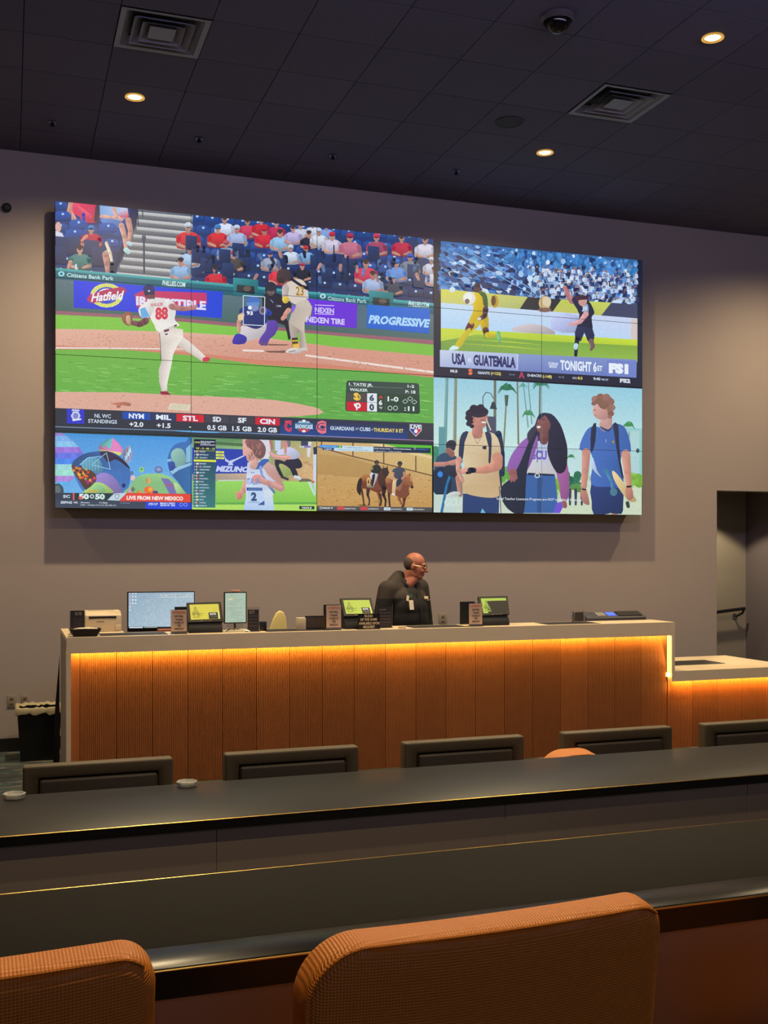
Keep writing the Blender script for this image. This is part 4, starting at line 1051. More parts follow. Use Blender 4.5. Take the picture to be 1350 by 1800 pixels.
# crowd right of the steps: head x, y, scale, shirt, hat
TAN, BLUEH, DKS = (190, 190, 196), (60, 110, 190), (40, 44, 62)
rows = [
 [(1180, 210, .95, WHITEC, None), (1330, 225, .9, (214, 60, 90), None), (1420, 215, .9, RED, None), (1520, 235, .9, (200, 50, 90), RED), (1680, 250, .8, (200, 204, 226), None), (1760, 240, .8, WHITEC, None), (1850, 255, .8, (120, 160, 220), None)],
 [(940, 262, 1.15, (222, 50, 56), (222, 230, 244)), (1135, 270, 1.0, (216, 40, 44), (70, 140, 210)), (1260, 272, .95, (168, 190, 226), WHITEC), (1440, 285, .9, RED, RED, ), (1545, 300, .95, (150, 200, 238), None), (1460 + 170, 270, .85, (190, 180, 226), None), (1735, 305, .85, (44, 46, 66), None), (1790 + 10, 290, .85, (220, 226, 240), WHITEC)],
 [(1190, 372, .9, (120, 150, 190), (206, 90, 110)), (1615, 400, .85, (206, 220, 236), (220, 226, 236)), (1715, 405, .8, (130, 180, 230), (220, 50, 60)), (1887, 318, .95, (214, 208, 226), (222, 40, 60)), (2005, 330, 1.1, (200, 110, 140), (180, 50, 80)), (2180, 330, 1.0, (160, 60, 90), (220, 60, 80)), (2345, 335, .95, (196, 36, 70), None), (2500, 345, 1.0, (216, 214, 232), None), (2640, 355, .9, (170, 50, 100), None)],
 [(1240, 440, .95, (70, 66, 62), (214, 50, 70)), (948, 410, .95, (170, 200, 236), (50, 60, 90)), (1480, 440, .9, (170, 180, 200), (60, 70, 150)), (2400, 460, .95, (110, 120, 140), (50, 90, 200)), (2540, 480, .8, (200, 208, 226), (220, 226, 238))],
 [(1690, 515, .85, (34, 40, 56), (206, 50, 80)), (1535, 525, .95, (230, 50, 66), None), (1120, 540, 1.0, (220, 44, 60), None, (196, 130, 116), (50, 30, 34)), (890, 488, 1.0, (150, 190, 232), None, (206, 150, 130), (44, 32, 36)), (2110, 500, 1.1, (222, 60, 90), None), (2310, 500, 1.0, (104, 150, 222), (60, 120, 214)), (2560, 545, .85, (210, 210, 220), None)],
 [(2155, 575, 1.0, (180, 200, 236), None), (2290, 600, .9, (52, 60, 80), (90, 160, 220))],
]
for k, row in enumerate(rows):
    for f in row:
        x, y = f[0], f[1]
        if k in (2, 3) and random.random() < .8: wall_seat(x + 74, y + 50, 36, 52)
        fan(*f[:4], *(f[4:] if len(f) > 4 else ()))
for x, y in ((960, 350), (1000, 440), (1180, 440), (1270, 400), (1060, 500), (1200, 530), (1860, 480), (1930, 470), (1990, 500), (2080, 440), (1850, 560), (1950, 560), (1780, 480), (2160, 420), (2420, 540), (2460, 600), (2620, 470)):
    if random.random() < .9: wall_seat(x, y + 10, 38, 46)
for k in range(46):       # knees, cups and phones
    x = random.uniform(1000, 2600); y = random.uniform(380, 560) + (x - 1000) * .06
    P.limb([(x, y), (x + random.uniform(-20, 20), y + 34)], [24, 18], jit(random.choice([(176, 130, 120), (90, 110, 150), (30, 38, 60), (30, 38, 60)]), 14), keep=k > 0)
P.line([(1990, 450), (1992, 640)], 14, (26, 32, 58)); P.line([(1898, 380), (1900, 470)], 8, (26, 36, 70))
P.crop(80, 330, 3.75)
# rail and padded wall
def WL(x): return (x - 66) * .0936               # drop of the wall line along the picture
def band(x0, x1, y0, y1, c0, c1=None, keep=False):
    c1 = c1 or c0
    P.poly([(x0, y0 + WL(x0)), (x1, y0 + WL(x1)), (x1, y1 + WL(x1)), (x0, y1 + WL(x0))], [c0, c0, c1, c1], keep=keep)
band(66, 2640, 530, 548, (70, 176, 176), (40, 140, 150)); band(66, 2640, 548, 603, (22, 104, 116), (14, 84, 98))
band(66, 2640, 603, 830, (84, 112, 122), (58, 96, 88)); band(1230, 1500, 560, 605, (22, 104, 116), (16, 86, 92))
for x0, x1 in ((1235, 1400), (2130, 2290)):        # the two raised openings in the rail
    P.poly([(x0, 475 + WL(x0) + 10), (x1, 485 + WL(x1)), (x1, 612 + WL(x1)), (x0, 600 + WL(x0))], [(50, 150, 156), (30, 120, 124), (22, 96, 100), (24, 100, 110)])
    P.poly([(x0 + 24, 530 + WL(x0)), (x1 - 24, 528 + WL(x1)), (x1 - 24, 580 + WL(x1)), (x0 + 24, 580 + WL(x0))], [(44, 60, 58), (30, 44, 48), (20, 30, 30), (36, 44, 42)])
    P.ell((x0 + x1) / 2 + 10, 558 + WL(x0), 26, 18, (96, 84, 72)); 
P.ell(104, 570, 22, 18, (150, 220, 230), n=8); P.ell(104, 570, 10, 9, (22, 104, 116), n=8)
P.text('Citizens Bank Park', 140, 588, 448, 26, (190, 232, 236)); P.text('PHILLIES.COM', 768, 645, 918, 33, (214, 236, 236), .03, .1)
P.poly([(185, 612), (1168, 688), (1160, 862), (185, 792)], [(24, 50, 226), (10, 62, 214), (10, 60, 216), (14, 44, 214)])
P.ell(402, 712, 108, 80, (226, 230, 110)); P.ell(402, 712, 108, 80, (226, 230, 110))
for k in range(36):
    a = 2 * math.pi * k / 36; P.line([(402 + 74 * math.cos(a), 712 + 55 * math.sin(a)), (402 + 100 * math.cos(a), 712 + 74 * math.sin(a))], 3, (168, 170, 80), keep=k > 0)
P.ell(402, 712, 76, 56, (26, 60, 200)); P.ell(402, 712, 62, 46, (236, 240, 236)); P.ell(402, 716, 56, 42, (28, 62, 210))
P.poly([(292, 706), (505, 655), (512, 712), (300, 764)], (190, 40, 90), smooth=2); P.text('Hatfield', 300, 752, 505, 58, (236, 240, 250), .03, .2, .16)
P.poly([(585, 705), (640, 680), (1060, 695), (1062, 768), (600, 790)], (196, 44, 96)); P.text('IRRESISTIBLE', 596, 772, 1056, 56, (226, 222, 244), .05)
# field bands, left of the picture to the right
def strips(pl, col, col2=None):
    n = len(pl) // 2; P.poly(pl, [col] * n + [col2 or col] * (len(pl) - n))
strips([(66, 812), (900, 862), (1900, 955), (2640, 1012), (2640, 1300), (66, 1200)], (150, 92, 106))
strips([(66, 838), (700, 868), (1500, 940), (2000, 985), (2640, 1045), (2640, 1400), (66, 1200)], (126, 198, 66), (118, 190, 60))
strips([(66, 932), (300, 935), (900, 955), (1400, 985), (1900, 1050), (2640, 1118), (2640, 1400), (66, 1300)], (228, 176, 152), (214, 150, 128))
strips([(66, 1068), (500, 1066), (1000, 1108), (1400, 1165), (1800, 1190), (2150, 1205), (2640, 1262), (2640, 1700), (66, 1700)], (110, 180, 66), (92, 170, 66))
strips([(66, 1040), (900, 1082), (1400, 1135), (1800, 1160), (2150, 1200), (2640, 1240), (2640, 1262), (2150, 1210), (1800, 1192), (1400, 1168), (1000, 1110), (500, 1068), (66, 1068)], (212, 130, 104))
P.poly([(66, 1052), (960, 1062), (960, 1068), (66, 1062)], (236, 226, 214)); P.poly([(1300, 1070), (1440, 1076), (1440, 1084), (1300, 1080)], (240, 232, 226))
P.poly([(1710, 1100), (2640, 1222), (2640, 1236), (1710, 1112)], (240, 226, 214)); P.poly([(60, 1070), (66, 1068), (66, 1075)], WHITEC)
for k in range(420):
    x = random.uniform(80, 2560); b = 950 + WL(x) * (.75 if x > 1300 else .3); y = random.uniform(b + 8, b + 100)
    P.ell(x, y, random.uniform(2, 9), random.uniform(1, 2.4), jit((176, 122, 104), 12), n=6, keep=k > 0)
for k in range(340):      # grass streaks
    x = random.uniform(80, 2500); y = random.uniform(1130, 1420) + WL(x) * .7; g = jit(random.choice([(126, 194, 84), (80, 152, 52), (148, 206, 110)]), 8)
    P.poly([(x, y), (x + 60, y + 5), (x + 64, y + 8), (x, y + 4)], g, keep=k > 0)
# mound
P.crop(80, 610, 3.75)
P.poly([(62, 297), (500, 300), (965, 322), (1280, 335), (1500, 350), (1650, 372), (1780, 400), (1832, 428), (1800, 446), (1650, 458), (1400, 470), (62, 420)], (224, 170, 148))
for k in range(150): P.ell(random.uniform(80, 1500), random.uniform(320, 430), random.uniform(3, 9), 1.6, jit((190, 134, 116), 10), n=6, keep=k > 0)
P.poly([(425, 375), (520, 362), (562, 376), (552, 392), (500, 384), (492, 402), (462, 400), (470, 384)], (196, 118, 96), smooth=2)
P.poly([(820, 372), (955, 380), (945, 422), (805, 412)], (226, 218, 190)); 
for k in range(12): P.line([(828 + k * 10, 380), (822 + k * 10, 412)], 3, (190, 178, 140), keep=k > 0)
# pitcher
P.crop(80, 330, 3.75); CREAM_, SHD = (232, 226, 216), (196, 182, 170)
P.poly([(860, 930), (905, 985), (980, 1045), (1050, 1110), (1060, 1135), (1030, 1145), (960, 1100), (880, 1050), (830, 1000)], [(238, 230, 220)] * 5 + [(206, 192, 180)] * 4)
P.poly([(1040, 1120), (1075, 1118), (1082, 1140), (1050, 1150), (1032, 1140)], (216, 60, 80), smooth=2)
P.poly([(745, 950), (830, 925), (905, 935), (905, 985), (870, 1040), (840, 1100), (830, 1162), (815, 1230), (800, 1300), (802, 1345), (765, 1345), (748, 1280), (745, 1200), (765, 1140), (752, 1040)], [(226, 216, 204)] * 3 + [(244, 236, 224)] * 6 + [(206, 194, 184)] * 6)
P.poly([(752, 1345), (800, 1342), (820, 1362), (822, 1368), (760, 1365)], (150, 30, 60))
P.poly([(655, 770), (720, 730), (800, 735), (840, 760), (858, 820), (850, 870), (880, 905), (860, 918), (745, 952), (715, 905), (690, 860)], [(226, 222, 220)] * 6 + [(240, 236, 228)] * 5, smooth=3)
P.poly([(618, 790), (680, 745), (720, 760), (690, 850), (640, 862), (615, 830)], (236, 232, 228), smooth=3); P.poly([(622, 800), (655, 790), (686, 852), (632, 862)], (92, 170, 226))
P.poly([(790, 738), (840, 752), (866, 800), (830, 810), (800, 790)], (230, 226, 222), smooth=2)
P.limb([(830, 785), (900, 800), (980, 795)], [40, 34, 26], (176, 116, 110)); P.limb([(960, 792), (990, 785)], [32, 24], (196, 130, 130))
P.limb([(660, 880), (620, 902), (560, 890)], [46, 40, 30], (116, 72, 74)); P.poly([(505, 840), (550, 818), (572, 850), (560, 910), (520, 900), (502, 870)], (150, 90, 72), smooth=3); P.poly([(530, 850), (555, 845), (560, 905), (535, 895)], (206, 170, 130), smooth=2)
P.ell(683, 685, 36, 45, (44, 32, 52)); P.ell(680, 672, 38, 32, (22, 34, 96)); P.poly([(650, 690), (716, 686), (720, 706), (656, 708)], (30, 32, 70)); P.text('+', 672, 692, 690, 20, (220, 220, 240)); P.quad(665, 708, 720, 735, (100, 62, 66))
P.text('WALKER', 690, 786, 775, 22, (196, 60, 76), .02, 0, .15); P.text('88', 722, 868, 806, 76, (206, 30, 60), .05, 0, .12); P.text('88', 730, 860, 800, 60, (226, 70, 90), -.0, 0, .12)
P.poly([(775, 938), (862, 902), (866, 914), (780, 955)], (206, 200, 200)); P.poly([(778, 940), (812, 932), (814, 945), (782, 956)], (110, 40, 50)); P.poly([(845, 908), (864, 903), (866, 914), (848, 920)], (110, 40, 50))
P.line([(750, 960), (756, 1040), (758, 1138)], 4, (60, 44, 60)); P.poly([(785, 965), (808, 960), (800, 972), (790, 974)], (60, 60, 80))
# catcher, umpire, batter (second view of the same picture)
P.crop(420, 370, 3.75)
P.poly([(160, 880), (330, 885), (310, 892), (200, 892)], (120, 84, 70)); P.poly([(160, 928), (310, 926), (300, 940), (200, 938)], (110, 78, 66))
P.poly([(150, 570), (215, 545), (285, 560), (345, 620), (330, 660), (300, 700), (340, 760), (340, 840), (322, 850), (300, 760), (230, 740), (170, 700)], (30, 30, 44), smooth=2)
P.ell(208, 520, 38, 48, (38, 34, 36)); P.ell(208, 540, 26, 24, (110, 86, 78)); P.ell(208, 505, 38, 30, (36, 40, 54)); P.limb([(300, 700), (285, 716)], [30, 26], (220, 150, 130)); P.limb([(325, 660), (300, 690)], [34, 26], (214, 150, 130)); P.line([(205, 590), (225, 610)], 4, (140, 170, 220)); P.text('LIM', 245, 636, 274, 12, (180, 190, 220))
P.poly([(20, 760), (90, 770), (180, 740), (195, 770), (160, 830), (60, 862), (30, 862), (0, 800)], (214, 206, 210), smooth=2)
P.poly([(-20, 815), (15, 818), (50, 840), (35, 880), (-40, 882), (-42, 850)], (58, 48, 170), smooth=2)
P.poly([(185, 735), (235, 725), (258, 760), (235, 820), (200, 850), (180, 888), (130, 880), (140, 840), (175, 790)], (92, 62, 170), smooth=3); P.poly([(130, 868), (188, 872), (186, 893), (140, 892)], (96, 70, 120))
P.poly([(0, 660), (60, 630), (130, 640), (180, 670), (182, 740), (120, 782), (60, 768), (20, 740)], (30, 48, 118), smooth=3)
P.limb([(20, 690), (-5, 740), (0, 800)], [30, 26, 20], (206, 150, 130)); P.ell(10, 705, 20, 22, (236, 200, 150)); P.limb([(165, 660), (200, 680)], [42, 34], (40, 60, 160)); P.ell(155, 662, 24, 28, (140, 130, 150)); P.ell(155, 662, 14, 16, (80, 70, 90))
P.ell(90, 600, 46, 34, (64, 110, 190)); P.poly([(48, 610), (132, 606), (130, 628), (52, 632)], (90, 140, 210)); P.ell(100, 645, 30, 22, (120, 140, 190)); P.ell(70, 643, 13, 13, (236, 244, 250)); P.text('93', 48, 688, 90, 24, (240, 244, 255), .04)
P.line([(26, 563), (168, 572), (166, 762), (26, 754)], 5, (214, 230, 244), close=True)
P.poly([(285, 520), (330, 470), (400, 455), (440, 490), (455, 560), (450, 600), (400, 625), (350, 612), (320, 580)], [(220, 206, 190)] * 9, smooth=3)
P.poly([(380, 610), (450, 585), (480, 640), (470, 690), (430, 740), (430, 800), (442, 890), (440, 912), (400, 910), (400, 840), (390, 790), (382, 830), (385, 870), (345, 870), (330, 790), (325, 740), (350, 660)], [(206, 192, 176)] * 8 + [(160, 144, 130)] * 4 + [(190, 176, 160)] * 5)
P.limb([(305, 510), (300, 570)], [46, 38], (190, 176, 168)); P.ell(305, 590, 22, 24, (232, 190, 60)); P.poly([(285, 575), (325, 578), (328, 600), (300, 615), (285, 600)], (236, 200, 70), smooth=2)
P.ell(290, 435, 45, 44, (84, 62, 58)); P.poly([(250, 430), (255, 400), (290, 385), (330, 400), (345, 440), (335, 470), (300, 460), (262, 480), (245, 460)], (70, 54, 56), smooth=3); P.poly([(248, 445), (290, 450), (300, 480), (265, 482)], (62, 42, 38), smooth=2)
P.limb([(345, 455), (410, 500), (450, 515)], [18, 18, 26], (30, 30, 46)); P.text('23', 372, 560, 425, 60, (216, 170, 60), .04); P.text('23', 374, 558, 423, 56, (120, 84, 50), -.01)
P.poly([(345, 842), (385, 840), (388, 912), (350, 908)], (44, 34, 30)); 
for y in (856, 878): P.poly([(346, y), (386, y - 2), (387, y + 10), (347, y + 12)], (236, 190, 60), keep=True)
P.poly([(352, 885), (392, 880), (395, 915), (352, 915)], (236, 190, 70)); P.poly([(303, 932), (345, 908), (402, 915), (402, 942), (330, 942)], (226, 222, 216), smooth=2); P.poly([(400, 908), (445, 902), (450, 926), (402, 926)], (206, 200, 196)); P.line([(325, 935), (370, 925)], 4, (50, 40, 40))
P.poly([(22, 918), (158, 922), (158, 932), (22, 928)], (240, 226, 220)); P.poly([(345, 632), (378, 626), (360, 664), (346, 680)], (130, 90, 226))
P.poly([(440, 582), (778, 618), (772, 778), (432, 752), (478, 690), (482, 640), (468, 610)], [(106, 40, 226), (104, 34, 214), (96, 36, 206), (100, 50, 226), (106, 46, 226), (106, 42, 226), (106, 42, 226)])
P.line([(498, 625), (624, 630)], 5, (216, 206, 250)); P.line([(498, 682), (624, 688)], 5, (216, 206, 250), keep=True); P.text('NEXEN', 498, 672, 624, 34, (216, 206, 250), .03); P.text('NEXEN TIRE', 440, 736, 694, 36, (216, 206, 250), .04)
P.poly([(780, 622), (838, 627), (838, 785), (776, 780)], (70, 104, 122)); P.poly([(842, 622), (1256, 652), (1250, 814), (840, 776)], [(14, 104, 210), (20, 96, 206), (16, 90, 200), (10, 92, 206)])
P.text('PROGRESSIVE', 850, 742, 1246, 52, (170, 216, 250), .05, .25)
P.line([(540, 600), (545, 560)], 0.1, WHITEC); P.text('Citizens Bank Park', 582, 592, 838, 24, (206, 236, 236)); P.ell(550, 568, 20, 18, (190, 230, 236), n=8); P.ell(550, 568, 9, 8, (22, 104, 116), n=8); P.text('PHILLIES.COM', 1113, 632, 1248, 32, (216, 236, 236), .03, .1)
# score box
P.crop(420, 610, 3.75)
P.poly([(705, 232), (716, 222), (1172, 240), (1184, 252), (1190, 432), (1178, 442), (708, 424), (698, 412)], (30, 62, 46)); P.poly([(706, 234), (718, 224), (1172, 242), (1184, 254), (1186, 322), (706, 296)], (44, 66, 60))
for r in (((725, 260), (1080, 272)),): P.line(list(r), 2, (120, 140, 130))
P.text('1. TATIS JR.', 722, 254, 880, 19, (226, 238, 236), .03); P.text('WALKER', 727, 290, 846, 19, (214, 232, 226), .03); P.text('1-2', 1108, 268, 1152, 18, (226, 238, 236), .03); P.text('P: 18', 1094, 305, 1160, 20, (226, 238, 236), .03)
P.poly([(708, 302), (842, 308), (842, 362), (708, 356)], (72, 66, 66)); P.poly([(708, 360), (842, 366), (840, 426), (706, 420)], (200, 16, 40))
P.poly([(842, 306), (906, 308), (906, 428), (842, 424)], (226, 234, 240)); P.line([(842, 366), (906, 368)], 3, (120, 130, 140)); P.text('6', 856, 354, 888, 38, (50, 70, 90), .05); P.text('0', 856, 416, 888, 40, (40, 60, 84), .05)
P.text('S', 752, 346, 786, 44, (240, 200, 60), .05); P.text('D', 766, 352, 800, 42, (240, 200, 60), .03); P.ell(780, 388, 20, 19, (236, 240, 244)); P.ell(780, 388, 9, 8, (200, 16, 40)); P.limb([(772, 376), (774, 415)], [9, 9], (236, 240, 244)); P.ell(762, 382, 8, 9, (236, 240, 244))
P.poly([(932, 320), (946, 340), (918, 338)], (220, 40, 40)); P.text('6', 918, 382, 942, 30, (230, 236, 236), .05); P.line([(922, 396), (942, 398), (932, 410)], 3, (214, 226, 220), close=True)
P.line([(961, 318), (961, 425)], 2, (90, 112, 100)); P.text('1-0', 976, 358, 1048, 32, (230, 240, 236), .03)
for x in (992, 1028): P.line([(x + 14 * math.cos(q * .7), 404 + 14 * math.sin(q * .7)) for q in range(9)], 4, (206, 222, 214), close=True)
for x, y in ((1125, 342), (1092, 360), (1152, 364)): P.line([(x - 18, y), (x, y - 14), (x + 18, y), (x, y + 14)], 3, (206, 222, 214), close=True)
P.text(':11', 1086, 420, 1152, 30, (230, 240, 236), .03)
# ticker
P.crop(80, 610, 3.75)
def tk(x): return (x - 62) * .0405
P.poly([(60, 403), (2560, 403 + tk(2560)), (2560, 640), (60, 560)], [(40, 46, 58), (52, 52, 64), (44, 48, 58), (38, 46, 58)])
P.poly([(140, 408), (255, 414), (255, 508), (140, 505)], (42, 50, 200)); P.ell(198, 455, 32, 34, (206, 212, 240), n=6); P.ell(198, 455, 18, 20, (120, 130, 200)); P.text('***', 172, 452, 224, 40, (230, 236, 250), .05); P.poly([(176, 478), (236, 472), (234, 482), (178, 490)], (226, 230, 246))
P.text('NL WC', 322, 466, 430, 26, (206, 222, 240), .02); P.text('STANDINGS', 280, 500, 470, 25, (206, 222, 240), .02)
for nm, val, x0, x1, c in (('NYM', '+2.0', 505, 690, (16, 70, 170)), ('MIL', '+1.5', 700, 855, (34, 50, 90)), ('STL', '-', 862, 1042, (214, 24, 44)), ('SD', '0.5 GB', 1050, 1206, (60, 60, 70)), ('SF', '1.5 GB', 1214, 1372, (56, 56, 66)), ('CIN', '2.0 GB', 1380, 1540, (206, 24, 44))):
    y = 424 + tk(x0) - 14; P.poly([(x0, y), (x1, y + 8), (x1, y + 56), (x0, y + 48)], c)
    m_ = (x0 + x1) / 2; hw = 50 if len(nm) == 3 else 28; P.text(nm, m_ - hw, y + 42, m_ + hw, 32, (232, 240, 250), .04)
    hw = 46 if len(val) == 4 else (64 if len(val) > 4 else 7); P.text(val, m_ - hw, y + 96, m_ + hw, 31, (232, 240, 250), .03)
P.crop(420, 610, 3.75)
P.poly([(270, 472), (1112, 508), (1108, 610), (270, 575)], [(30, 40, 62), (32, 38, 56), (16, 60, 130), (14, 64, 140)])
P.line([(-30 + 0, 578), (1275, 618)], 3, (70, 80, 100))
P.text('C', 296, 552, 344, 64, (226, 60, 84), .08); P.text('C', 303, 546, 338, 52, (40, 40, 70), -.02); P.line([(300, 490), (344, 492)], 8, (226, 60, 84))
P.ell(425, 522, 58, 36, (60, 120, 150), n=10); P.ell(425, 545, 36, 20, (190, 60, 70)); P.poly([(366, 502), (484, 506), (484, 540), (366, 538)], (70, 120, 160)); P.text('SHOWCASE', 368, 536, 484, 26, (216, 236, 246), .03); P.text('MLB.COM', 392, 500, 460, 12, (216, 236, 246), .02); P.ell(425, 556, 12, 8, (236, 240, 246)); P.ell(425, 488, 12, 8, (236, 240, 246))
P.text('C', 504, 560, 572, 68, (236, 110, 130), .12); P.text('C', 512, 552, 564, 56, (36, 44, 80), -.01)
P.text('GUARDIANS', 598, 546, 756, 24, (206, 222, 240), .03); P.text('AT', 764, 547, 786, 15, (190, 206, 226), .02); P.text('CUBS', 792, 553, 864, 24, (206, 222, 240), .03); P.text('-', 870, 553, 880, 24, (206, 222, 240), .03); P.text('THURSDAY 8 ET', 884, 558, 1080, 24, (236, 210, 90), .03)
P.poly([(1122, 510), (1200, 514), (1200, 552), (1162, 592), (1122, 550)], (214, 224, 240)); P.poly([(1126, 540), (1162, 541), (1162, 586), (1126, 550)], (30, 60, 140)); P.poly([(1162, 541), (1196, 542), (1196, 552), (1162, 586)], (206, 40, 60)); P.poly([(1127, 514), (1196, 517), (1196, 541), (1127, 539)], (24, 30, 60)); P.text('LIVE', 1130, 537, 1194, 22, (236, 240, 250), .04); P.ell(1162, 556, 12, 13, (236, 240, 250))
P.crop(80, 610, 3.75); P.poly([(60, 524), (1340, 566), (2562, 618), (2562, 623), (1340, 572), (60, 530)], [(140, 160, 180), (120, 170, 220), (200, 130, 170), (150, 110, 140), (70, 110, 160), (100, 120, 140)]); P.ell(1000, 560, 150, 5, (90, 170, 230), rot=.04)
P.poly([(60, 534), (2562, 624), (2562, 652), (60, 566)], (34, 42, 54))

# ======== balloons ========
P.lay = 0; P.crop(90, 740, 5.192); P.region(u1=337.6, top=(96, 759))
P.poly([(30, 92), (1285, 138), (1285, 680), (30, 680)], [(72, 150, 220), (70, 150, 224), (120, 190, 236), (110, 180, 236)])
def balloon(cx, cy, rx, ry, cols, gores=10, rot=0, tip=1.35):
    """a hot air balloon: gores of alternating colour, narrowing to the mouth"""
    c_, s_ = math.cos(rot), math.sin(rot)
    P.up()
    for g in range(gores):
        a0, a1 = -math.pi / 2 + math.pi * g / gores, -math.pi / 2 + math.pi * (g + 1) / gores
        for k in range(10):
            t0, t1 = k / 10, (k + 1) / 10
            def q(a, t):
                w_ = math.sin(math.pi * min(t, .5)) if t < .5 else math.cos(math.pi * (t - .5) * .86)
                x, y = rx * math.sin(a) * w_, -ry + t * ry * (1 + tip); return (cx + x * c_ - y * s_, cy + x * s_ + y * c_)
            c = cols(g, k); sh = .78 + .25 * math.cos((a0 + a1) / 2 - .5)
            P.poly([q(a0, t0), q(a1, t0), q(a1, t1), q(a0, t1)], tuple(min(255, v * sh) for v in c), keep=True)
PUR, LAV, MINT, LBL = (120, 90, 200), (170, 150, 226), (150, 214, 210), (110, 190, 230)
bandcols = [(150, 120, 200), (120, 170, 226), (130, 190, 230), (150, 110, 210), (96, 110, 220), (70, 130, 230), (150, 210, 210), (150, 220, 200), (170, 130, 210), (90, 170, 230)]
balloon(60, 330, 240, 250, lambda g, k: bandcols[k] if (g + k) % 2 else tuple(min(255, v + 9) for v in bandcols[k]), 12, 0, 1.1)
balloon(700, 290, 46, 72, lambda g, k: [(150, 200, 220), (206, 226, 236), (96, 140, 200), (190, 160, 170), (150, 110, 150)][(k // 2 + g) % 5], 8, .1)
balloon(545, 245, 112, 92, lambda g, k: (110, 200, 196) if k < 4 + g % 2 and g < 6 else ((226, 130, 190) if k < 6 else (230, 220, 100)), 12, .15, 1.2)
P.poly([(190, 400), (210, 360), (300, 300), (430, 275), (560, 285), (660, 350), (718, 440), (720, 540), (690, 640), (640, 662), (380, 662), (290, 640), (230, 540), (195, 450)], [(50, 80, 130)] * 3 + [(60, 110, 180)] * 5 + [(70, 120, 196)] * 6, smooth=3)
P.poly([(435, 290), (510, 275), (590, 310), (650, 350), (700, 400), (720, 440), (640, 380), (580, 350), (520, 380), (480, 330)], (54, 44, 70), smooth=2)
P.poly([(270, 400), (320, 340), (380, 330), (440, 350), (470, 420), (460, 470), (380, 480), (300, 440)], (96, 160, 190), smooth=2)
for k in range(6): P.line([(290 + k * 28, 345 + abs(k - 2) * 8), (300 + k * 26, 450)], 5, (130, 190, 210), keep=k > 0)
P.poly([(400, 510), (480, 470), (580, 520), (640, 620), (640, 662), (560, 662), (500, 600), (420, 570)], (150, 130, 200), smooth=3); P.poly([(300, 640), (350, 580), (440, 560), (520, 600), (560, 662), (300, 662)], (180, 220, 120), smooth=3); P.poly([(360, 600), (440, 575), (500, 640), (420, 662)], (150, 210, 140), smooth=2)
P.line([(260, 400), (340, 335), (450, 325)], 7, (150, 210, 240)); P.line([(370, 400), (505, 290), (540, 440), (372, 402)], 5, (160, 216, 240))
P.poly([(186, 400), (240, 420), (300, 440), (360, 450), (405, 490), (410, 540), (370, 590), (330, 620), (310, 625), (270, 570), (225, 500), (195, 450)], (96, 66, 56), smooth=3)
for k in range(60):
    x, y = random.uniform(200, 400), random.uniform(415, 600)
    if abs((y - 405) - (x - 190) * .75) < 75 - (x - 190) * .12: P.ell(x, y, 15, 13, random.choice([(236, 190, 60), (240, 90, 50), (170, 170, 60), (236, 130, 50), (80, 50, 46)]) if x < 320 else random.choice([(250, 80, 60), (250, 150, 60), (160, 60, 120), (250, 70, 50)]), n=5, rot=.5)
for k in range(5): P.ell(350 + k * 18, 640, 9, 9, (226, 160, 60), n=8, keep=k > 0)
P.ell(60, 640, 55, 70, (60, 80, 90)); P.ell(55, 630, 30, 40, (96, 110, 110))
P.ell(825, 445, 22, 27, (140, 210, 120)); P.ell(825, 440, 8, 8, (60, 110, 90)); P.ell(980, 445, 38, 32, (96, 116, 170)); P.ell(980, 442, 22, 16, (150, 160, 200)); P.ell(735, 475, 16, 20, (90, 120, 160)); P.ell(745, 520, 22, 24, (236, 190, 190))
P.poly([(690, 665), (715, 600), (760, 530), (830, 490), (930, 480), (1010, 482), (1100, 520), (1170, 580), (1230, 668)], [(136, 190, 130)] * 3 + [(150, 206, 130)] * 4 + [(130, 190, 120)] * 2, smooth=3); P.poly([(1000, 520), (1070, 528), (1110, 570), (1145, 668), (1080, 668), (1040, 590)], (120, 110, 180)); P.poly([(1030, 570), (1108, 576), (1118, 600), (1046, 600)], (150, 100, 140)); P.poly([(1120, 560), (1180, 600), (1210, 668), (1150, 668)], (180, 220, 150), smooth=2)
P.poly([(725, 668), (735, 600), (700, 640)], (220, 150, 200)); balloon(886, 540, 23, 26, lambda g, k: (220, 170, 90), 5); balloon(1178, 542, 20, 22, lambda g, k: (190, 180, 110), 5); balloon(747, 620, 18, 20, lambda g, k: (90, 130, 90), 5); balloon(803, 646, 20, 20, lambda g, k: (230, 150, 60), 5); balloon(662, 585, 17, 18, lambda g, k: (30, 40, 80), 5)
P.ell(890, 630, 44, 34, (240, 110, 50)); P.ell(905, 625, 20, 20, (250, 170, 60)); P.ell(950, 652, 26, 16, (90, 60, 110))
P.poly([(1062, 340), (1090, 260), (1130, 215), (1190, 192), (1230, 190), (1285, 160), (1285, 668), (1230, 660), (1160, 560), (1090, 480), (1065, 400)], [(60, 110, 180)] * 5 + [(50, 110, 170)] * 3 + [(50, 90, 150)] * 3, smooth=2)
P.poly([(1095, 290), (1140, 250), (1200, 262), (1230, 330), (1235, 380), (1140, 420), (1100, 350)], (140, 190, 180), smooth=3); P.poly([(1230, 250), (1285, 200), (1285, 370), (1235, 380)], (130, 190, 220)); P.poly([(1085, 460), (1150, 420), (1285, 375), (1285, 400), (1160, 450), (1105, 490)], (150, 196, 226)); P.poly([(1058, 350), (1095, 345), (1100, 365), (1060, 375)], (140, 190, 226)); P.poly([(1070, 390), (1120, 370), (1130, 430), (1090, 455)], (50, 80, 170), smooth=2)
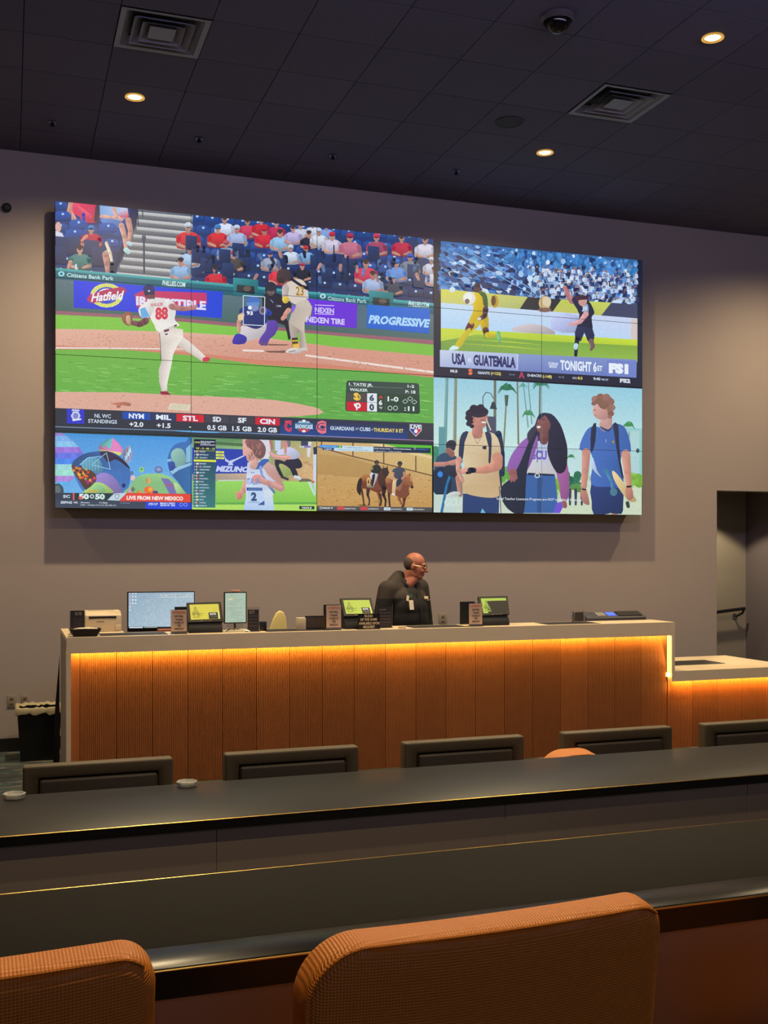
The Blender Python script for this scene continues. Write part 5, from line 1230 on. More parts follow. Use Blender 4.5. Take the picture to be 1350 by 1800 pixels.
P.poly([(30, 655), (1285, 665), (1285, 810), (30, 795)], (58, 68, 84)); P.poly([(30, 655), (200, 657), (200, 720), (30, 716)], (50, 60, 76)); P.text('SC', 108, 700, 172, 26, (206, 220, 236), .04)
P.poly([(198, 656), (212, 656), (212, 722), (198, 722)], (240, 90, 80)); P.poly([(212, 657), (560, 660), (510, 722), (212, 720)], (30, 56, 56)); P.poly([(575, 662), (690, 655), (620, 728), (512, 722)], (196, 216, 226)); P.poly([(690, 655), (1278, 668), (1278, 742), (622, 732)], (232, 66, 50))
P.text('50', 252, 710, 345, 46, (226, 236, 236), .06); P.text('50', 400, 712, 490, 46, (214, 232, 230), .06); P.ell(372, 688, 20, 20, (206, 222, 226)); P.ell(372, 688, 11, 11, (60, 84, 90)); P.poly([(250, 690), (285, 690), (285, 712), (250, 712)], (232, 80, 60)); P.text('LIVE FROM NEW MEXICO', 688, 716, 1204, 34, (250, 234, 226), .05)
P.line([(582, 672), (620, 672), (615, 700), (600, 716), (584, 700)], 5, (110, 130, 150), close=True)
P.poly([(860, 738), (1285, 748), (1285, 812), (862, 806)], (32, 66, 214)); P.text('ESPN2', 86, 752, 190, 20, (206, 216, 226), .05, .2); P.text('NHL', 206, 750, 244, 14, (230, 236, 240), .04); P.text('Brewers', 274, 750, 352, 13, (206, 216, 226), .03); P.text('5 | Mets', 440, 752, 515, 13, (206, 216, 226), .03); P.text('2 | Last over', 630, 752, 720, 11, (150, 160, 180), .02); P.text('NHL  > Panthers 5-4 | 2-4 | 203, 800, 6-5', 274, 772, 590, 13, (206, 216, 226), .02); P.line([(266, 735), (266, 782)], 2, (160, 170, 180))
P.text('OPEN CUP', 884, 768, 970, 22, (206, 222, 246), .03, .2); P.text('BRAGA V. PORTO', 994, 758, 1130, 15, (226, 236, 250), .04); P.text('GROUP ST - MD1', 994, 776, 1130, 14, (226, 236, 250), .04)
for x in (1186, 1226): P.line([(x + 15 * math.cos(q * .7), 763 + 15 * math.sin(q * .7)) for q in range(9)], 3, (180, 200, 236), close=True)

# ======== runner ========
P.lay = 0; P.crop(330, 760, 5.625); P.region(u0=337.6, u1=557, top=(338, 766))
P.poly([(38, 40), (1275, 85), (1275, 780), (38, 765)], [(130, 170, 110), (150, 170, 100), (150, 220, 96), (150, 210, 100)])
P.poly([(38, 40), (560, 60), (560, 170), (38, 150)], [(110, 150, 110), (96, 140, 80), (150, 190, 120), (110, 160, 120)]); P.poly([(250, 90), (550, 110), (550, 140), (250, 120)], (70, 110, 66))
P.poly([(38, 150), (600, 170), (600, 410), (38, 410)], [(34, 60, 170)] * 4); P.poly([(38, 410), (600, 405), (600, 478), (38, 480)], [(150, 150, 130), (206, 176, 150), (190, 160, 140), (150, 150, 130)])
P.poly([(820, 90), (1275, 90), (1275, 480), (820, 480)], [(150, 160, 110), (190, 180, 110), (226, 176, 120), (170, 150, 110)]); P.poly([(900, 290), (1060, 380), (1080, 440), (940, 440)], (160, 180, 100), smooth=2)
for k in range(24): P.ell(random.uniform(960, 1260), random.uniform(240, 460), random.uniform(16, 40), random.uniform(6, 16), jit((206, 166, 116), 18), n=7)
P.poly([(38, 478), (1275, 490), (1275, 700), (38, 715)], [(150, 214, 96), (160, 222, 90), (130, 200, 70), (120, 190, 80)]); P.poly([(280, 695), (1275, 690), (1275, 712), (280, 716)], (96, 170, 70)); P.poly([(38, 715), (1275, 712), (1275, 780), (38, 765)], (176, 226, 96))
P.poly([(300, 470), (560, 468), (560, 480), (300, 484)], (196, 216, 190))
P.poly([(360, 225), (378, 262), (410, 282), (470, 262), (560, 222), (560, 236), (470, 280), (440, 300), (452, 325), (398, 326), (405, 300), (372, 285)], (196, 206, 240)); P.text('MIZUNO', 278, 384, 600, 52, (200, 210, 244), .06, .25)
P.poly([(1180, 95), (1225, 95), (1205, 250), (1180, 240)], (226, 216, 230)); P.poly([(1120, 85), (1190, 88), (1190, 140), (1120, 135)], (60, 66, 90)); P.poly([(1240, 215), (1275, 220), (1262, 610), (1240, 500)], (206, 216, 236)); P.poly([(1240, 150), (1275, 140), (1275, 215), (1245, 220)], (34, 44, 84))
P.poly([(700, 70), (810, 75), (820, 200), (790, 280), (720, 260)], (220, 216, 226)); P.poly([(540, 60), (600, 62), (590, 240), (545, 220)], (226, 170, 160)); P.limb([(820, 90), (830, 160)], [30, 26], (180, 120, 110)); P.poly([(860, 75), (920, 78), (915, 190), (865, 180)], (196, 214, 240))
# the crouching man
P.poly([(1100, 455), (1200, 460), (1240, 485), (1100, 490)], (110, 100, 80)); P.poly([(860, 270), (960, 290), (1060, 350), (1090, 430), (1045, 440), (1010, 360), (930, 310), (900, 330), (950, 440), (930, 455), (880, 370)], (34, 36, 52), smooth=2); P.poly([(960, 280), (1080, 250), (1130, 310), (1120, 350), (1060, 358), (1000, 340)], (36, 38, 56), smooth=3); P.limb([(1062, 440), (1110, 458)], [34, 30], (206, 216, 226)); P.limb([(930, 440), (990, 465)], [26, 22], (60, 50, 60))
P.poly([(880, 200), (940, 160), (1010, 145), (1080, 180), (1110, 235), (1060, 265), (990, 260), (980, 220), (900, 225)], (206, 210, 240), smooth=3); P.limb([(1000, 250), (900, 250), (830, 225)], [40, 34, 30], (226, 160, 150)); P.limb([(960, 150), (965, 200)], [40, 26], (214, 150, 140)); P.ell(965, 115, 38, 42, (206, 140, 130)); P.poly([(975, 75), (1015, 85), (1015, 130), (995, 150), (985, 110)], (130, 120, 130), smooth=2); P.limb([(815, 200), (850, 240)], [26, 34], (226, 160, 160))
P.poly([(1185, 490), (1215, 490), (1262, 610), (1250, 630)], (200, 220, 226)); P.ell(1240, 490, 14, 12, (226, 80, 90))
# the runner
P.limb([(590, 480), (560, 560), (515, 620)], [70, 54, 44], (214, 150, 136)); P.ell(510, 625, 36, 40, (226, 150, 130)); P.poly([(478, 590), (520, 590), (540, 640), (500, 670), (485, 640)], (220, 140, 120), smooth=2)
P.poly([(590, 300), (640, 290), (760, 270), (830, 340), (900, 500), (850, 560), (840, 640), (858, 772), (552, 768), (575, 640), (575, 480)], [(190, 204, 230), (206, 220, 240), (206, 220, 240), (200, 210, 230), (190, 200, 226), (214, 226, 236), (206, 222, 236), (180, 206, 236), (170, 200, 244), (206, 222, 240), (214, 226, 244)])
P.poly([(615, 335), (700, 300), (740, 265), (800, 268), (790, 320), (720, 360), (640, 365)], (60, 100, 190), smooth=2); P.poly([(705, 345), (735, 335), (745, 420), (860, 580), (845, 600), (740, 460)], (120, 150, 200), smooth=2)
P.limb([(665, 220), (650, 330)], [100, 80], (220, 170, 156)); P.poly([(570, 110), (640, 100), (680, 240), (600, 290), (575, 230), (565, 160)], (226, 166, 150), smooth=3)
P.poly([(570, 80), (640, 60), (720, 80), (770, 150), (760, 230), (720, 262), (670, 240), (640, 180), (600, 150), (580, 130)], (136, 92, 88), smooth=3)
for k in range(26): 
    a, b = random.uniform(590, 750), random.uniform(75, 230); P.line([(a, b), (a + random.uniform(-30, 20), b + 40)], 6, random.choice([(176, 126, 110), (106, 70, 72), (150, 104, 92)]), keep=k > 0)
P.poly([(740, 340), (790, 290), (850, 330), (900, 420), (950, 520), (958, 565), (920, 590), (760, 515), (740, 470), (870, 490), (790, 420)], [(206, 166, 160)] * 3 + [(190, 140, 134)] * 3 + [(206, 150, 136)] * 5); P.ell(690, 460, 58, 44, (232, 150, 146)); P.limb([(700, 470), (800, 500), (930, 560)], [60, 56, 50], (206, 150, 140))
P.text('ITALIA', 582, 512, 712, 60, (110, 140, 200), .03); P.poly([(582, 545), (738, 548), (738, 578), (582, 576)], (36, 80, 150)); P.text('2', 625, 672, 682, 78, (44, 76, 120), .06); P.poly([(592, 580), (750, 584), (758, 720), (680, 718), (600, 700)], (190, 214, 244)); P.text('2', 625, 672, 682, 78, (44, 76, 120), .06); P.poly([(690, 718), (758, 675), (758, 720)], (50, 90, 150)); P.text('POWER RUN', 600, 698, 710, 12, (90, 120, 170), .02); P.text('VW', 622, 405, 662, 14, (70, 100, 170), .03); P.text('ATHLETICS', 596, 570, 730, 18, (120, 150, 200), .02)
P.poly([(1102, 728), (1252, 730), (1252, 762), (1102, 760)], (30, 44, 40)); P.text('10:33.8', 1130, 754, 1224, 18, (226, 236, 226), .04); P.text('LIVE', 1104, 150, 1150, 18, (214, 220, 240), .04); P.poly([(1150, 130), (1216, 134), (1216, 152), (1150, 150)], (120, 110, 190))
P.poly([(62, 66), (276, 72), (272, 745), (52, 742)], [(14, 34, 80), (14, 34, 80), (50, 120, 120), (50, 120, 120)]); P.poly([(62, 66), (276, 72), (274, 180), (62, 176)], (12, 26, 56))
P.text('LIVE', 68, 104, 118, 14, (226, 230, 70), .03); P.text('2025 EUROPEAN', 124, 96, 266, 13, (206, 216, 226), .03); P.text('WORLD CUP', 124, 110, 224, 13, (206, 216, 226), .03); P.text('RUNNING RELAYS', 124, 128, 270, 13, (206, 216, 226), .03); P.text('W - 3 - M - 13', 80, 166, 266, 18, (206, 226, 90), .04); P.line([(60, 180), (270, 184)], 3, (206, 226, 90))
P.poly([(60, 268), (280, 274), (280, 294), (58, 288)], (232, 232, 60))
flags = [(206, 60, 70), (220, 220, 226), (60, 130, 80), 0, (226, 226, 236), (214, 60, 60), (60, 70, 90), (226, 226, 236), (214, 40, 50), (190, 60, 60), (200, 200, 206), (90, 140, 130), (110, 200, 226), (206, 60, 70), (200, 206, 214), (226, 220, 80), (226, 226, 220), (206, 60, 60), (226, 226, 226)]
nmz = ['POLAR', 'ESTRELLA', 'BELINKO', '', 'BERARD', 'EL IDRISSI', 'HERMANSEN', 'BROWN', 'OMER', 'PARADISO', 'KAYA', 'ROSSELLI', 'ANDRIANNO', 'LAMEZ', 'SALT', 'TOMLIN', 'DIKI', 'TORRES', 'REMMICH']
for k in range(19):
    y = 196 + k * 29.7
    if k == 3: continue
    x = 64 - k * .4; P.text(str(k + 1 if k < 3 else k), x, y, x + 10, 11, (206, 220, 236), .03)
    P.poly([(x + 20, y - 14), (x + 34, y - 14), (x + 34, y + 3), (x + 20, y + 3)], (206, 214, 226)); P.poly([(x + 30, y - 13), (x + 46, y - 13), (x + 46, y + 3), (x + 30, y + 3)], flags[k]); P.text(nmz[k], x + 54, y, x + 54 + 11 * len(nmz[k]), 12, (200, 216, 230), .03)
for k in range(3): P.poly([(278, 185 + k * 29), (358, 188 + k * 29), (358, 208 + k * 29), (278, 205 + k * 29)], (232, 236, 80)); P.text('-0:0%d' % k, 296, 202 + k * 29, 342, 11, (110, 120, 50), .02)

# ======== horses ========
P.lay = 0; P.crop(550, 765, 6.136); P.region(u0=557, u1=761.5, top=(558, 774))
P.poly([(45, 58), (1285, 98), (1285, 780), (45, 770)], [(216, 176, 116), (216, 190, 120), (196, 160, 96), (190, 150, 86)])
P.poly([(650, 82), (1285, 98), (1285, 215), (1000, 160)], (96, 190, 56)); P.poly([(560, 80), (740, 86), (1285, 232), (1285, 255), (1000, 190)], (232, 206, 150))
P.poly([(45, 130), (300, 195), (650, 285), (900, 350), (1285, 430), (1285, 772), (45, 768)], [(196, 160, 100), (196, 160, 100), (200, 164, 100), (200, 160, 96), (206, 166, 104), (196, 146, 76), (200, 150, 80)])
P.poly([(45, 200), (400, 240), (700, 330), (700, 470), (45, 420)], [(190, 150, 86), (186, 146, 84), (186, 146, 84), (180, 140, 80), (184, 142, 80)])
for k in range(170): P.ell(random.uniform(60, 1270), random.uniform(430, 765), random.uniform(6, 22), random.uniform(2, 5), jit(random.choice([(170, 126, 70), (216, 172, 106), (160, 116, 64)]), 8), n=6, keep=k > 0)
P.line([(45, 122), (420, 226), (760, 305), (1285, 436)], 11, (92, 60, 40))
for x, y0, y1 in ((94, 62, 105), (432, 75, 228), (764, 90, 300), (1110, 225, 385)): P.line([(x, y0), (x, y1)], 13, (106, 74, 50), keep=True)
P.poly([(70, 104), (272, 110), (268, 136), (70, 132)], (50, 140, 226)); P.poly([(104, 136), (228, 138), (228, 162), (104, 158)], (16, 60, 130)); P.poly([(272, 112), (318, 114), (316, 138), (272, 136)], (70, 170, 40)); P.poly([(316, 114), (654, 124), (654, 178), (228, 168), (228, 138), (316, 138)], (196, 226, 240)); P.poly([(654, 124), (1270, 140), (1270, 195), (654, 182)], (16, 36, 66))
P.text('CHURCHILL DOWNS', 84, 126, 252, 14, (110, 190, 240), .03); P.text('6', 288, 133, 300, 17, (230, 236, 220), .05); P.text('0  8:00 PM', 124, 156, 200, 14, (190, 220, 244), .03); P.text('6. TAPMAN ROLLINSON', 340, 137, 530, 11, (90, 110, 140), .02); P.text('LAST: RUNAWAY CAT    JOHNNY BRAVE WALTER', 262, 158, 600, 9, (90, 110, 140), .02)
P.text('JOCKEY: MAYKEL POWELL', 660, 148, 838, 11, (220, 230, 240), .03); P.line([(850, 132), (850, 152)], 2, (200, 210, 220)); P.text('TRAINER: HANSON ROBINSON', 864, 152, 1060, 11, (220, 230, 240), .03); P.text('T. JAMES McCARTHY  |  O: RUSSELL WILLIAMSON', 660, 176, 955, 10, (200, 214, 230), .02); P.text('FANDUEL TV', 1126, 158, 1246, 14, (60, 120, 190), .03); P.line([(1090, 136), (1110, 138), (1108, 152), (1098, 158), (1090, 150)], 3, (200, 220, 236), close=True)
HB, HM, HD = (150, 84, 44), (116, 58, 36), (50, 32, 30)
def leg(pts, w_, c): P.limb(pts, w_, c)
P.poly([(470, 750), (560, 745), (600, 766), (520, 768)], (130, 92, 52))
# left horse
leg([(505, 520), (525, 600), (540, 660), (550, 750)], [40, 26, 18, 16], (70, 44, 36)); leg([(600, 570), (590, 640), (610, 700), (605, 748)], [46, 28, 16, 16], (60, 40, 34)); P.ell(552, 752, 12, 8, (40, 28, 26)); P.ell(604, 752, 12, 8, (40, 28, 26))
P.poly([(520, 460), (545, 430), (600, 428), (650, 450), (700, 450), (760, 440), (790, 500), (790, 570), (740, 610), (680, 615), (600, 580), (560, 580), (520, 560), (505, 510)], [(176, 110, 56)] * 4 + [(130, 70, 44)] * 4 + [(110, 52, 34)] * 6, smooth=3)
P.poly([(500, 470), (520, 460), (530, 500), (515, 580), (515, 650), (490, 630), (472, 590), (480, 520)], (40, 26, 28), smooth=3)
P.poly([(700, 420), (740, 365), (790, 350), (815, 380), (800, 430), (790, 470), (790, 560), (740, 570), (700, 500)], (74, 42, 36), smooth=3); P.poly([(750, 340), (765, 355), (790, 352), (806, 335), (808, 380), (822, 400), (805, 440), (775, 450), (755, 400)], (56, 40, 40), smooth=2); P.line([(760, 385), (772, 440)], 4, (30, 22, 26)); P.poly([(758, 338), (764, 322), (772, 345)], (50, 34, 34)); P.poly([(795, 345), (806, 326), (808, 350)], (50, 34, 34))
leg([(700, 590), (715, 650), (722, 690), (718, 760)], [48, 30, 22, 18], (120, 60, 40)); leg([(770, 560), (760, 640), (785, 700), (780, 765)], [60, 34, 22, 18], (44, 28, 28)); P.poly([(712, 700), (745, 680), (745, 740), (715, 735)], (140, 130, 50), smooth=2); leg([(728, 640), (736, 700), (732, 755)], [24, 20, 16], (60, 40, 34))
P.ell(600, 500, 20, 44, (232, 190, 110)); P.text('6', 588, 520, 612, 42, (70, 50, 36), .06); P.poly([(580, 535), (650, 535), (655, 565), (590, 560)], (150, 140, 110), smooth=2)
P.poly([(615, 420), (650, 400), (700, 415), (690, 460), (660, 540), (645, 535), (650, 470), (625, 480)], (206, 206, 216), smooth=2); P.poly([(640, 430), (672, 425), (650, 540), (630, 545)], (30, 30, 44), smooth=2)
P.poly([(630, 350), (670, 318), (715, 325), (740, 370), (715, 405), (690, 415), (640, 405), (625, 380)], (36, 42, 44), smooth=3); P.ell(688, 293, 26, 24, (60, 52, 50)); P.ell(690, 308, 17, 14, (96, 66, 58)); P.line([(664, 290), (712, 290)], 5, (30, 34, 44)); P.ell(638, 360, 12, 16, (140, 150, 60))
# right horse
leg([(825, 560), (820, 650), (828, 765)], [44, 24, 18], (60, 36, 32)); leg([(930, 640), (930, 690), (965, 760)], [46, 30, 18], (150, 84, 50)); leg([(1000, 620), (985, 690), (978, 765)], [56, 34, 18], (90, 48, 36)); P.ell(828, 768, 13, 8, (50, 34, 30)); P.ell(966, 768, 13, 8, (50, 34, 30))
P.poly([(780, 480), (830, 470), (880, 490), (950, 490), (1010, 440), (1040, 425), (1062, 470), (1075, 520), (1075, 545), (1040, 560), (1035, 600), (1040, 640), (990, 680), (920, 665), (880, 640), (820, 620), (790, 560)], [(120, 64, 44)] * 3 + [(150, 92, 62)] * 5 + [(124, 66, 44)] * 9, smooth=3)
P.poly([(780, 470), (830, 460), (850, 500), (800, 520)], (176, 112, 66), smooth=2)
P.poly([(1010, 440), (1030, 420), (1055, 430), (1068, 470), (1080, 540), (1080, 570), (1060, 575), (1040, 545), (1025, 500)], (172, 100, 56), smooth=3); P.ell(1070, 560, 16, 14, (40, 30, 34)); P.poly([(1035, 430), (1048, 405), (1056, 435)], (130, 70, 46)); P.line([(1030, 500), (1060, 520), (1074, 545)], 4, (60, 40, 36)); P.line([(1050, 440), (1062, 500)], 8, (214, 170, 130))
P.poly([(880, 560), (900, 500), (950, 490), (960, 560), (930, 600)], (170, 110, 84), smooth=3)
P.poly([(865, 480), (910, 470), (940, 480), (900, 520), (885, 640), (855, 640), (855, 560)], (222, 190, 140), smooth=2); P.poly([(905, 480), (960, 470), (950, 520), (900, 560)], (40, 50, 70), smooth=2); P.poly([(852, 625), (888, 630), (880, 650), (850, 645)], (230, 226, 220))
P.poly([(855, 380), (900, 350), (960, 352), (1000, 390), (980, 440), (960, 465), (890, 470), (870, 430)], (62, 72, 90), smooth=3); P.limb([(985, 405), (990, 440), (960, 470)], [30, 26, 22], (190, 130, 100)); P.limb([(865, 410), (860, 450), (890, 478)], [26, 22, 18], (206, 150, 116)); P.ell(938, 306, 27, 26, (50, 46, 48)); P.ell(936, 330, 18, 18, (96, 66, 54)); P.quad(928, 340, 946, 358, (90, 62, 54))
P.poly([(45, 762), (1285, 778), (1285, 835), (45, 815)], [(84, 80, 80), (84, 78, 76), (60, 58, 60), (60, 60, 62)]); P.text('FANDUEL TV', 100, 792, 216, 16, (226, 230, 232), .04); P.line([(74, 775), (94, 776), (92, 792), (84, 798), (74, 790)], 4, (226, 230, 232), close=True)
for x, w_, c, s1 in ((262, 78, (226, 70, 70), 'MONMOUTH PARK 2'), (512, 74, (226, 60, 60), 'CANTERBURY 5'), (765, 70, (206, 224, 226), 'DELAWARE PARK 2'), (1010, 66, (206, 224, 226), 'PARX RACING 4')):
    P.poly([(x, 770 + (x - 45) * .012), (x + w_, 771 + (x - 45) * .012), (x + w_, 802 + (x - 45) * .012), (x, 801 + (x - 45) * .012)], c); P.text('2 MTP', x + 8, 793 + (x - 45) * .012, x + w_ - 8, 14, (190, 60, 60) if c[1] < 100 else (120, 170, 190), .03); P.text(s1, x + w_ + 4, 795 + (x - 45) * .012, x + w_ + 125, 13, (214, 220, 220), .03)

# ======== soccer ========
P.lay = 0; P.crop(750, 410, 3.375); P.region(u0=762.2, bottom=(762, 662.5))
P.poly([(40, 36), (1284, 160), (1284, 920), (36, 860)], (20, 26, 48))
P.poly([(84, 46), (1250, 157), (1250, 430), (84, 340)], [(52, 106, 170), (50, 96, 150), (48, 70, 120), (52, 80, 140)])
pal = [(200, 224, 250), (150, 190, 236), (90, 150, 220), (40, 70, 130), (26, 40, 84), (60, 120, 190), (220, 232, 250), (40, 56, 100), (120, 140, 180)]
for k in range(1500):
    if k % 150 == 0: P.up()
    x = random.uniform(88, 1244); y = random.uniform(50, 372) ** 1 + (x - 84) * (.095 - .02); y = min(y, 360 + (x - 84) * .075)
    s_ = random.uniform(.6, 1.2) * (10 + (y - 50) * .035); top = 46 + (x - 84) * .0952
    if y < top + s_: continue
    c = random.choice(pal if x > 600 else pal[:6] + pal[3:6] + pal[3:5]); c = jit(c, 14)
    if y < 160 + (x - 84) * .08 and random.random() < .5: c = jit((60, 130, 200), 20)
    P.ell(x, y, s_ * (1.5 if x < 500 else .9), s_ * (.8 if x < 500 else 1.1), c, rot=.3 if x < 500 else random.uniform(-.3, .3), n=6, keep=True)
P.up()
for k in range(200): 
    x = random.uniform(650, 1244); y = random.uniform(200, 380) + (x - 650) * .07; P.ell(x, y - 13, 6, 7, jit((150, 116, 116), 20), n=6, keep=True); P.poly([(x - 12, y + 18), (x - 9, y - 5), (x + 9, y - 5), (x + 13, y + 18)], jit(random.choice([(206, 226, 250), (30, 40, 84), (190, 214, 244), (60, 90, 150)]), 10), keep=True)
for k, (x0, y0, x1, y1) in enumerate(((160, 110, 420, 250), (240, 100, 620, 330), (420, 250, 640, 370), (120, 140, 330, 260), (700, 260, 760, 400), (1160, 180, 1190, 330))): P.line([(x0, y0), (x1, y1)], 4, (130, 180, 226), keep=k > 0)
P.poly([(84, 330), (590, 378), (1250, 425), (1250, 560), (84, 470)], [(206, 206, 80), (206, 206, 100), (60, 66, 90), (60, 66, 90), (206, 206, 90)])
P.poly([(84, 330), (600, 378), (545, 452), (84, 412)], [(216, 214, 70), (196, 200, 110), (176, 186, 110), (206, 206, 110)]); P.poly([(600, 378), (800, 392), (745, 468), (550, 452)], (44, 44, 50)); P.poly([(800, 392), (1095, 412), (1035, 488), (745, 468)], [(196, 206, 80), (206, 214, 90), (190, 196, 96), (200, 200, 96)]); P.poly([(1095, 412), (1250, 424), (1250, 505), (1035, 490)], (62, 68, 96))
P.poly([(84, 412), (1250, 505), (1250, 636), (84, 568)], [(196, 222, 244), (206, 214, 244), (190, 216, 246), (176, 214, 246)]); P.poly([(500, 580), (560, 545), (640, 538), (720, 560), (760, 600)], (206, 196, 200), smooth=2); P.poly([(760, 480), (900, 490), (880, 590), (740, 570)], (190, 200, 246), smooth=2); P.poly([(1215, 505), (1250, 508), (1250, 636), (1210, 632)], (216, 200, 196))
P.poly([(84, 562), (600, 592), (1250, 632), (1250, 765), (84, 700)], [(206, 220, 60), (190, 214, 50), (206, 226, 50), (130, 176, 60), (176, 206, 70)])
P.poly([(84, 640), (300, 600), (700, 640), (1250, 668), (1250, 765), (84, 700)], [(120, 160, 66), (150, 190, 60), (120, 170, 60), (130, 170, 60), (150, 190, 70), (116, 156, 64)])
for y in (596, 620, 648): P.poly([(84, y), (500, y + 22), (700, y + 44), (300, y + 14)], (216, 226, 70), keep=True)
# yellow player, ball, dark player
P.ell(404, 405, 22, 38, (190, 150, 40)); P.ell(396, 400, 14, 30, (100, 66, 40))
P.poly([(180, 640), (240, 565), (290, 490), (330, 470), (345, 500), (300, 560), (250, 600), (200, 680), (165, 686)], (220, 196, 30), smooth=2); P.limb([(262, 545), (245, 570)], [44, 36], (110, 66, 60)); P.poly([(245, 565), (180, 640), (165, 680), (190, 684), (225, 640), (262, 575)], (216, 196, 40), smooth=2)
P.poly([(310, 470), (360, 475), (368, 550), (358, 590), (335, 590), (318, 540)], (216, 184, 20), smooth=2); P.limb([(350, 575), (355, 610)], [38, 30], (90, 56, 52)); P.limb([(360, 605), (420, 600)], [36, 26], (200, 190, 40)); P.limb([(425, 590), (432, 635)], [22, 20], (110, 190, 130)); P.limb([(160, 676), (140, 690)], [22, 16], (206, 240, 240)); P.limb([(180, 680), (150, 690)], [20, 14], (206, 240, 240))
P.poly([(280, 380), (300, 345), (345, 350), (362, 400), (360, 470), (350, 530), (310, 500), (270, 540), (250, 520), (275, 460)], (224, 190, 20), smooth=3); P.poly([(300, 345), (345, 352), (362, 395), (360, 460), (335, 420), (330, 380)], (60, 96, 50), smooth=2); P.limb([(350, 450), (345, 490), (312, 510)], [34, 28, 22], (80, 54, 60)); P.ell(298, 325, 22, 28, (74, 46, 54)); P.ell(300, 310, 20, 14, (44, 30, 44)); P.ell(312, 508, 12, 10, (220, 210, 190))
P.ell(252, 385, 38, 38, (226, 226, 220)); P.ell(246, 378, 24, 24, (238, 240, 230)); P.ell(240, 404, 14, 16, (120, 96, 90)); P.ell(152, 335, 18, 16, (206, 226, 240))
P.ell(700, 415, 36, 42, (206, 180, 120)); P.ell(712, 405, 26, 30, (222, 206, 170)); P.ell(700, 455, 40, 14, (130, 96, 80))
P.limb([(820, 320), (835, 360), (862, 405)], [22, 28, 32], (190, 120, 120)); P.poly([(860, 395), (900, 370), (960, 400), (995, 470), (978, 500), (982, 580), (920, 575), (890, 560), (905, 480)], (32, 38, 66), smooth=3); P.poly([(930, 440), (955, 420), (960, 470), (935, 500)], (150, 170, 206), smooth=2); P.ell(925, 402, 26, 32, (206, 150, 140)); P.poly([(880, 385), (905, 368), (950, 372), (952, 392), (915, 395), (890, 400)], (70, 40, 56), smooth=2); P.limb([(945, 480), (910, 525), (865, 540)], [32, 26, 20], (220, 160, 160)); P.ell(856, 541, 14, 10, (220, 160, 160))
P.poly([(890, 555), (985, 570), (990, 640), (955, 640), (935, 590), (915, 640), (882, 630)], (36, 42, 80), smooth=2); P.limb([(975, 640), (985, 670), (975, 690)], [30, 26, 18], (120, 90, 90)); P.limb([(895, 620), (888, 660), (884, 725)], [30, 24, 18], (24, 28, 50)); P.limb([(886, 665), (884, 680)], [27, 25], (190, 220, 240)); P.text('JB', 920, 455, 955, 24, (206, 216, 240), .04)
# graphics
P.poly([(78, 692), (1246, 750), (1244, 858), (78, 792)], [(140, 160, 206), (120, 140, 200), (96, 116, 190), (116, 132, 186)]); P.poly([(78, 692), (545, 716), (543, 815), (78, 792)], [(200, 212, 236), (176, 190, 226), (140, 156, 210), (170, 184, 222)])
P.text('USA', 150, 773, 232, 62, (30, 36, 96), .05); P.text('VS', 242, 764, 264, 24, (226, 232, 250), .03); P.text('GUATEMALA', 276, 780, 528, 60, (30, 36, 96), .05); P.line([(538, 718), (536, 812)], 4, (206, 216, 240))
P.text('COVERAGE', 720, 780, 778, 16, (226, 234, 250), .03); P.text('BEGINS', 728, 797, 772, 15, (226, 234, 250), .03); P.text('TONIGHT 6', 792, 808, 1008, 56, (232, 240, 252), .04); P.text('ET', 1012, 815, 1042, 30, (232, 240, 252), .04); P.poly([(1070, 752), (1244, 760), (1242, 856), (1068, 846)], (110, 128, 200)); P.text('FS1', 1080, 824, 1196, 52, (236, 244, 252), .08)
P.text('MLB', 140, 824, 183, 16, (206, 216, 230), .04); P.text('S', 246, 838, 272, 34, (236, 110, 60), .04); P.text('F', 254, 836, 270, 26, (226, 120, 80), .02); P.text('GIANTS', 302, 834, 374, 15, (200, 212, 230), .04); P.text('(+122)', 380, 838, 440, 16, (226, 206, 110), .04); P.text('41-41', 488, 843, 522, 11, (120, 136, 170), .02); P.text('A', 546, 856, 580, 34, (196, 60, 90), .06); P.text('A', 553, 852, 573, 22, (40, 30, 60), -.02)
P.text('D-BACKS', 598, 849, 682, 15, (200, 212, 230), .04); P.text('(-148)', 688, 856, 742, 16, (226, 206, 110), .04); P.text('43-42', 780, 858, 815, 11, (120, 136, 170), .02); P.text('O/U', 864, 864, 892, 12, (190, 200, 220), .03); P.text('8.5', 896, 866, 924, 15, (230, 206, 90), .04); P.text('9:40', 988, 870, 1030, 16, (206, 216, 236), .04); P.text('PM ET', 1036, 873, 1078, 11, (180, 196, 220), .03); P.text('FS2', 1146, 884, 1208, 22, (220, 228, 240), .06)

